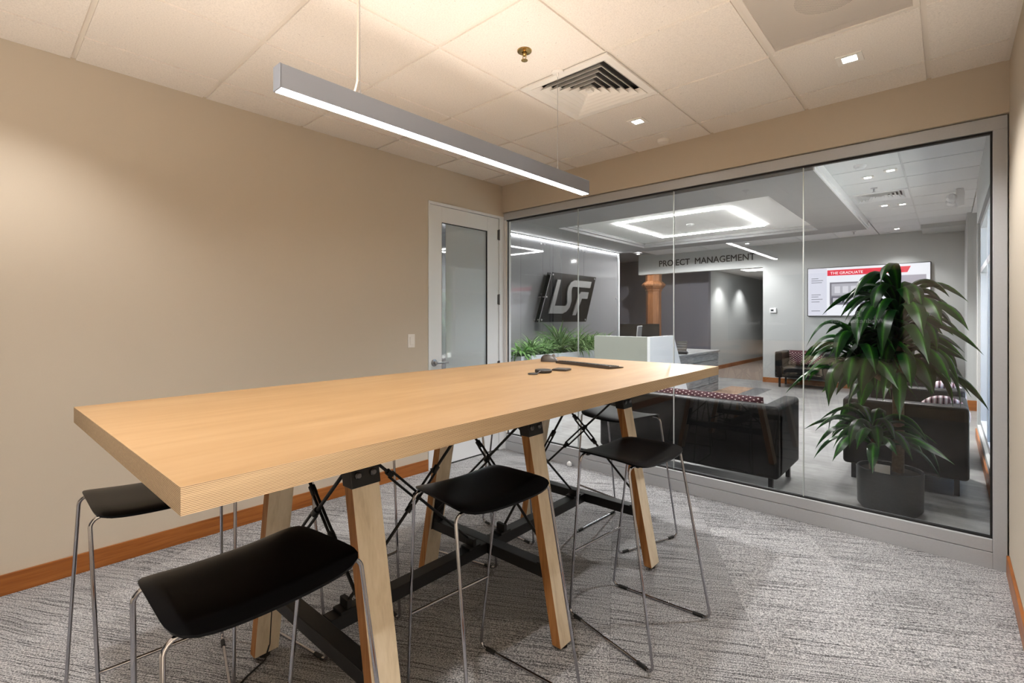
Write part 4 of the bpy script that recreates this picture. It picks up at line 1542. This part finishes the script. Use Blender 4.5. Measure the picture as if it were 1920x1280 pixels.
t = thing('office_chair', 'grey mesh-back office chair behind the reception desk', 'chair', (-3.86, 7.08, 0), R(200))
bk = MB()
pts = []
for i in range(9):
    for j in range(9):
        u, v = -1 + 2 * i / 8, j / 8
        pts.append((-.20 - .05 * (v - .4) ** 2 + .04 * u * u, u * (.19 - .02 * v), .66 + v * .565))
bk.add(pts + [(p[0] - .014, p[1], p[2]) for p in pts],
       [(i * 9 + j, i * 9 + j + 1, (i + 1) * 9 + j + 1, (i + 1) * 9 + j) for i in range(8) for j in range(8)] +
       [(81 + i * 9 + j, 81 + (i + 1) * 9 + j, 81 + (i + 1) * 9 + j + 1, 81 + i * 9 + j + 1) for i in range(8) for j in range(8)] +
       [(i * 9, (i + 1) * 9, 81 + (i + 1) * 9, 81 + i * 9) for i in range(8)] + [(i * 9 + 8, 81 + i * 9 + 8, 81 + (i + 1) * 9 + 8, (i + 1) * 9 + 8) for i in range(8)] +
       [(j, 81 + j, 81 + j + 1, j + 1) for j in range(8)] + [(72 + j, 72 + j + 1, 81 + 72 + j + 1, 81 + 72 + j) for j in range(8)])
bk.build('backrest', plain('grey_chair_mesh', S(104, 104, 106), .7), t, smooth=50)
rim = []
for j in range(9):
    rim.append((-.207 - .05 * (j / 8 - .4) ** 2 + .04, -(.19 - .02 * j / 8), .66 + j / 8 * .565))
for i in range(1, 9):
    u = -1 + 2 * i / 8
    rim.append((-.207 - .05 * .36 + .04 * u * u, u * .17, 1.228))
for j in reversed(range(8)):
    rim.append((-.207 - .05 * (j / 8 - .4) ** 2 + .04, (.19 - .02 * j / 8), .66 + j / 8 * .565))
MB().tube(rim, .010, 8).build('back_frame', plain('chair_back_frame', S(150, 150, 152), .4), t, smooth=60)
MB().box(-.20, .24, -.23, .23, .44, .50).build('seat', M['leather'], t, bevel=.03)
MB().tube([(-.19, 0, .46), (-.26, 0, .52), (-.235, 0, .75)], .018, 8).build('back_bracket', M['black'], t, smooth=50)
MB().tube([(0, 0, .10), (0, 0, .44)], .028, 12).build('gas_column', M['black'], t, smooth=50)
for k in range(5):
    a = 2 * pi * k / 5
    bs = MB().tube([(0, 0, .11), (.27 * cos(a), .27 * sin(a), .07)], [.024, .016], 8).build('base_arm', M['black'], t, smooth=50)
    MB().lathe([(.001, -.02), (.027, -.018), (.027, .018), (.001, .02)], 14, (.27 * cos(a), .27 * sin(a), .027), axis='y').build('caster', M['black'], bs, smooth=40)

t = thing('desk_phone', 'black desk phone with tilted display on the stone counter', 'phone', (-3.36, 8.02, .752), R(15))
MB().prism([(-.09, 0), (.09, 0), (.09, .02), (-.02, .045), (-.09, .03)], lambda p: (-.10, p[0], p[1]), lambda p: (.10, p[0], p[1])).build('phone_base', M['black'], t, bevel=.003)
MB().prism([(-.02, .06), (-.005, .05), (.09, .205), (.075, .215)], lambda p: (-.085, p[0], p[1]), lambda p: (.085, p[0], p[1])).build('phone_display', M['charcoal_plastic'], t, bevel=.002)
hs = MB()
for k in range(3):
    y = .01 + k * .026
    hs.bar((-.075, y - .008, .088 + k * .042), (.075, y - .008, .088 + k * .042), .004, .014)
o = hs.build('display_stripes', M['white_cool'], t)
o['kind'] = 'stuff'
MB().tube([(.05, .04, .03), (.05, .09, .0065)], .012, 8).build('phone_leg', M['black'], t)

t = thing('wire_rack', 'small white wire rack standing on the desk at the wall trim', 'rack', (-4.40, 8.02, .752), R(25))
for k in range(4):
    MB().tube([(-.045 + k * .03, 0, 0), (-.045 + k * .03, 0, .50)], .004, 6).build('upright_wire', M['white_cool'], t)
for k in range(9):
    MB().tube([(-.048, 0, .02 + k * .06), (.048, 0, .02 + k * .06)], .004, 6).build('cross_wire', M['white_cool'], t)
MB().box(-.05, .05, -.04, .04, 0, .006).build('rack_foot', M['white_cool'], t)

# ------------------------------------------------------------------ wooden column
t = thing('wooden_column', 'cherry wood column with a flared capital under the lettered bulkhead', 'column', (-5.50, 11.42, 0))


def oct_(prof):
    m = MB().lathe([(r / cos(pi / 8), z) for r, z in prof], 8)
    c, s = cos(pi / 8), sin(pi / 8)
    m.v = [(x * c - y * s, x * s + y * c, z) for x, y, z in m.v]
    return m


oct_([(.172, .0), (.172, 2.02)]).build('shaft', M['column_wood'], t)
oct_([(.178, 2.02), (.19, 2.05), (.185, 2.075), (.21, 2.10), (.265, 2.165), (.270, 2.20), (.255, 2.215), (.22, 2.25), (.185, 2.28)]).build('capital', M['column_wood'], t)
oct_([(.180, 2.28), (.180, 2.43), (.20, 2.445)]).build('neck', M['column_wood'], t)
oct_([(.21, .0), (.21, .16), (.19, .2)]).build('plinth', M['column_wood'], t)

# ------------------------------------------------------------------ television on the back wall
t = thing('television', 'large wall screen with white slide and red THE GRADUATE banner', 'television', (-1.162, YW, 1.395))
TW, TH = 1.884, .958
MB().box(-TW / 2, TW / 2, -.055, 0, 0, TH).build('tv_case', M['black'], t, bevel=.003)
scr = emit('tv_white_glow', (.93, .93, 1, 1), .50, .02)
MB().box(-TW / 2 + .012, TW / 2 - .012, -.0565, -.054, .012, TH - .012).build('screen', scr, t)


def on_tv(x0, x1, z0, z1, col, st=.85, name='slide_block', sk=0, d=.0572):
    e = emit('slide_' + name + str(len(bpy.data.materials)), col, st * .55, .02)
    m = MB().prism([(x0, z0), (x1, z0), (x1 + sk, z1), (x0, z1)], lambda p: (p[0] - TW / 2, -.0566, p[1]), lambda p: (p[0] - TW / 2, -d, p[1]))
    return m.build(name, e, t)


on_tv(.34, 1.56, .79, .90, S(236, 30, 62), .9, 'banner', .05)
on_tv(.02, .33, .02, .94, S(232, 232, 246), .85, 'sidebar')
text('banner_title', 'THE GRADUATE', .52, emit('slide_text_glow', (1, 1, 1, 1), .6, .02), t, 0,
     Matrix.Translation((.39 - TW / 2, -.0580, .815)) @ Matrix(((1, 0, 0, 0), (0, 0, -1, 0), (0, 1, 0, 0), (0, 0, 0, 1))))
on_tv(.38, 1.02, .22, .66, S(150, 146, 158), .6, 'slide_picture')
on_tv(.41, .99, .40, .63, S(206, 204, 214), .7, 'picture_facade', d=.0576)
on_tv(.41, .99, .25, .37, S(96, 92, 116), .6, 'picture_base', d=.0576)
for k in range(3):
    on_tv(.43 + k * .19, .58 + k * .19, .27, .355, S(214, 210, 220), .75, 'picture_window', d=.058)
for k in range(4):
    on_tv(.46 + k * .13, .55 + k * .13, .45, .58, S(232, 230, 238), .8, 'picture_window', d=.058)
on_tv(1.06, 1.82, .36, .74, S(196, 190, 204), .7, 'slide_picture')
on_tv(1.10, 1.45, .40, .56, S(86, 70, 92), .6, 'picture_crowd', d=.0576)
on_tv(1.06, 1.82, .06, .32, S(214, 212, 222), .8, 'slide_picture')
for z, wds in ((.74, .12), (.70, .20), (.66, .18), (.42, .16), (.38, .12), (.33, .19), (.28, .14), (.10, .15)):
    on_tv(.07, .07 + wds, z, z + .010, S(120, 118, 130), .5, 'caption_line', d=.0576)

t = thing('thermostat', 'small white thermostat on the lobby wall left of the television', 'thermostat', (-2.74, YW, 1.52))
MB().box(-.062, .062, -.028, 0, -.05, .05).build('thermostat_case', M['white_cool'], t, bevel=.008)
MB().box(-.04, .012, -.0295, -.027, -.018, .022).build('thermostat_display', plain('dark_display', S(60, 64, 66), .3), t)

# ------------------------------------------------------------------ sofas and armchairs
def sofa(name, label, cat, loc, rz, w_, d_, h_, leg_h, seat_h=.40, group='black leather lobby seating'):
    t = thing(name, label, cat, loc, rz, group)
    a_ = .13
    hw_, hd_ = w_ / 2, d_ / 2
    MB().box(-hw_, hw_, -hd_, -hd_ + a_ + .02, leg_h, h_).build('backrest', M['leather'], t, bevel=.03, seg=4, smooth=40)
    for s in (-1, 1):
        x0, x1 = sorted((s * (hw_ - a_), s * hw_))
        MB().box(x0, x1, -hd_ + .03, hd_, leg_h, h_ - .002).build('armrest', M['leather'], t, bevel=.028, seg=4, smooth=40)
    MB().box(-hw_ + a_ - .01, hw_ - a_ + .01, -hd_ + a_, hd_ - .02, leg_h + .01, seat_h - .13).build('seat_base', M['leather'], t, bevel=.01, smooth=40)
    MB().box(-hw_ + a_ + .004, hw_ - a_ - .004, -hd_ + a_ + .01, hd_ - .005, seat_h - .128, seat_h + .01).build('seat_cushion', M['leather'], t, bevel=.035, seg=4, smooth=40)
    for sx in (-1, 1):
        for sy in (-1, 1):
            MB().box(sx * (hw_ - .07) - .016, sx * (hw_ - .07) + .016, sy * (hd_ - .08) - .016, sy * (hd_ - .08) + .016, 0, leg_h + .01) \
                .build('leg', M['black_metal'], t)
    return t


def lumbar(label, loc, rz, w_, h_, tilt=12):
    m = MB()
    N1, N2 = 16, 8
    vs = []
    for sgn in (1, -1):
        for i in range(N1 + 1):
            for j in range(N2 + 1):
                u, v = -1 + 2 * i / N1, -1 + 2 * j / N2
                th_ = .055 * ((1 - u ** 8) * (1 - v ** 4)) ** .6 + .004
                vs.append((u * w_ / 2, sgn * th_, v * h_ / 2 + h_ / 2))
    fs = []
    K = (N1 + 1) * (N2 + 1)
    for i in range(N1):
        for j in range(N2):
            q = (i * (N2 + 1) + j, i * (N2 + 1) + j + 1, (i + 1) * (N2 + 1) + j + 1, (i + 1) * (N2 + 1) + j)
            fs.append(q)
            fs.append(tuple(K + k for k in reversed(q)))
    edge = [i * (N2 + 1) for i in range(N1 + 1)] + [N1 * (N2 + 1) + j for j in range(1, N2 + 1)] + [i * (N2 + 1) + N2 for i in reversed(range(N1))] + \
           [j for j in reversed(range(1, N2))]
    for k in range(len(edge)):
        a, b = edge[k], edge[(k + 1) % len(edge)]
        fs.append((a, b, K + b, K + a))
    m.add(vs, fs)
    o = m.build('lumbar_cushion', M['diamond'], None, smooth=60, loc=loc, rz=rz)
    o.rotation_euler.x = R(tilt)
    return tag(o, label, 'cushion', 'maroon diamond-patterned cushions')


def round_cushion(label, loc, rz):
    m = MB().lathe([(.001, -.05), (.10, -.048), (.15, -.03), (.165, 0), (.15, .03), (.10, .048), (.001, .05)], 28, axis='y')
    o = m.build('round_cushion', M['stripe'], None, smooth=60, loc=loc, rz=rz)
    o.rotation_euler.x = R(14)
    return tag(o, label, 'cushion', 'round striped cushions')


sofa('loveseat', 'black leather loveseat just beyond the glass with its back to the table', 'sofa', (-1.73, 4.40, 0), 0, 1.56, .70, .685, .13)
lumbar('long maroon diamond-patterned cushion along the loveseat back beyond the glass', (-1.72, 4.28, .415), 0, 1.24, .315, 10)
sofa('armchair', 'black leather armchair behind the potted corn plant, back towards the glass', 'armchair', (-.275, 5.32, 0), 0, .79, .72, .685, .13)
round_cushion('round striped cushion in the armchair right behind the plant', (-.03, 5.26, .575), 0)
sofa('armchair', 'black leather armchair one row farther behind the plant armchair', 'armchair', (-.275, 6.46, 0), 0, .79, .72, .685, .13)
round_cushion('round striped cushion in the second row armchair', (-.03, 6.40, .585), 0)
sofa('armchair', 'black leather armchair at the back wall left of the television centre', 'armchair', (-2.08, 10.90, 0), pi, .93, .66, .70, .19)
lumbar('maroon diamond-patterned cushion in the armchair at the back wall, left one', (-2.08, 11.03, .415), pi, .64, .30, 10)
sofa('armchair', 'black leather armchair at the back wall partly hidden by the corn plant', 'armchair', (-.56, 10.90, 0), pi, .93, .66, .70, .19)
lumbar('maroon diamond-patterned cushion seen through the corn plant leaves', (-.56, 11.03, .415), pi, .64, .30, 10)

# ------------------------------------------------------------------ corn plant in a charcoal pot
PPX, PPY = -.31, 4.36
t = thing('corn_plant', 'tall corn plant with arching strap leaves in a charcoal pot behind the glass', 'plant', (PPX, PPY, 0))
MB().lathe([(.001, 0), (.165, 0), (.187, .03), (.192, .28), (.190, .292), (.180, .292), (.178, .262), (.001, .262)], 40).build('pot', M['pot'], t, smooth=40)
MB().lathe([(.001, .255), (.177, .255), (.177, .266), (.001, .272)], 28).build('soil', M['soil'], t, smooth=40)
tk = [(.045, .02, .262), (.05, .02, .5), (.047, .02, .8), (.055, .02, 1.05), (.05, .025, 1.25), (.05, .025, 1.48)]
MB().tube(tk, [.036, .034, .033, .030, .024, .016], 12).build('trunk', M['trunk'], t, smooth=60)
MB().tube([(-.09, -.02, .262), (-.095, -.02, .40), (-.092, -.02, .52)], [.026, .024, .018], 10).build('trunk', M['trunk'], t, smooth=60)
MB().box(-.075, .012, -.115, -.112, .262, .335).build('plant_label', M['white_cool'], t)
rl = random.Random(5)


def leaf_mesh(el, droop, width, tw):
    m = MB()
    strap_leaf(m, (0, 0, 0), 0, el, 1.0, width, droop, 12, tw)
    return m.mesh('leaf', M['leaf'], 60)


kinds = {}


def add_leaf(base, az, el_deg, length, width, droop_deg, tw=0.0):
    key = (round(el_deg / 12), round(droop_deg / 25), round(width / length / .03), round(tw * 2))
    if key not in kinds:
        kinds[key] = leaf_mesh(R(key[0] * 12), R(key[1] * 25), key[2] * .03, key[3] / 2)
    o = bpy.data.objects.new('leaf', kinds[key])
    COL.objects.link(o)
    o.parent = t
    o.location = base
    o.rotation_euler.z = az
    o.scale = (length, length, length)


# main crown: rosette of arching leaves along the top of the tall stem
n_l = 92
for k in range(n_l):
    f_ = k / (n_l - 1)
    z = .96 + .56 * f_ ** 1.1
    az = k * 2.39996 + rl.uniform(-.3, .3)
    el = 12 + 62 * f_ ** 1.3 + rl.uniform(-10, 12)
    ln = rl.uniform(.50, .78) * (1 - .22 * f_) * (.80 if cos(az) > .55 else 1)
    dr = el + rl.uniform(58, 95)
    add_leaf((.05 + .022 * cos(az), .024 + .022 * sin(az), z), az, el, ln, rl.uniform(.085, .115), dr, rl.uniform(-.7, .7))
# side head on the left, a little lower
for k in range(34):
    f_ = k / 33
    az = k * 2.39996 + 1.0
    el = 15 + 55 * f_ + rl.uniform(-8, 8)
    add_leaf((-.17 + .015 * cos(az), -.07 + .015 * sin(az), .98 + .20 * f_), az, el, rl.uniform(.42, .60), rl.uniform(.075, .095), el + rl.uniform(55, 95), rl.uniform(-.7, .7))
MB().tube([(.047, .02, .86), (-.05, -.03, .93), (-.15, -.06, 1.0), (-.17, -.07, 1.18)], [.018, .018, .016, .012], 8).build('trunk', M['trunk'], t, smooth=60)
# low side shoot
for k in range(36):
    f_ = k / 35
    az = k * 2.39996
    el = 25 + 50 * f_ + rl.uniform(-8, 8)
    add_leaf((-.092 + .012 * cos(az), -.02 + .012 * sin(az), .44 + .11 * f_), az, el, rl.uniform(.36, .56), rl.uniform(.06, .08), el + rl.uniform(50, 90), rl.uniform(-.6, .6))

# ------------------------------------------------------------------ outside the side window
rh = random.Random(3)
for k, (x, y, s_, lab) in enumerate(((9.5, 12.5, 1.5, 'round green shrub outside the side window, first'), (11.5, 16.0, 2.2, 'large green shrub outside the side window'),
                                     (13.0, 10.5, 1.8, 'green shrub farther out on the paving'))):
    bm = bmesh.new()
    bmesh.ops.create_icosphere(bm, subdivisions=4, radius=1)
    for v in bm.verts:
        n_ = v.co.normalized()
        v.co *= 1 + .12 * sin(n_.x * 9 + k) * sin(n_.y * 8) + .08 * sin(n_.z * 14 + n_.x * 11) + rh.uniform(-.05, .05)
        v.co = Vector((v.co.x * s_, v.co.y * s_, v.co.z * s_ * 1.1 + s_ * .85 - .12))
    me = bpy.data.meshes.new('shrub')
    bm.to_mesh(me)
    bm.free()
    me.materials.append(M['hedge'])
    o = bpy.data.objects.new('shrub', me)
    COL.objects.link(o)
    o.location = (x, y, -.1)
    tag(o, lab, 'shrub')

# ------------------------------------------------------------------ display on the rear wall (seen only mirrored in the glass)
t = thing('wall_display', 'dark meeting room display showing clock and date, mirrored faintly in the glass', 'television', (-1.62, YB, .78))
MB().box(-1.16, 1.16, 0, .05, 0, 1.26).build('display_case', M['black'], t, bevel=.004)
MB().box(-1.145, 1.145, .05, .051, .015, 1.245).build('screen', plain('display_screen', S(18, 18, 20), .3), t)
glow = emit('display_text_glow', (1, 1, 1, 1), .9, .02)


def wall_text(nm, body, xr, z, wd_, k=1.0):
    text(nm, body, wd_, glow, t, 0, Matrix.Translation((xr + 1.62, .0525, z - .78)) @ Matrix(((-1, 0, 0, 0), (0, 0, 1, 0), (0, k, 0, 0), (0, 0, 0, 1))), 0)


wall_text('date_line', 'Wednesday, July 12', -.66, 1.29, .77)
wall_text('clock_line', '8:20', -.945, 1.375, .20)
wall_text('name_line', 'Leonard S. Fiore, Inc.', -1.90, 1.25, .70)
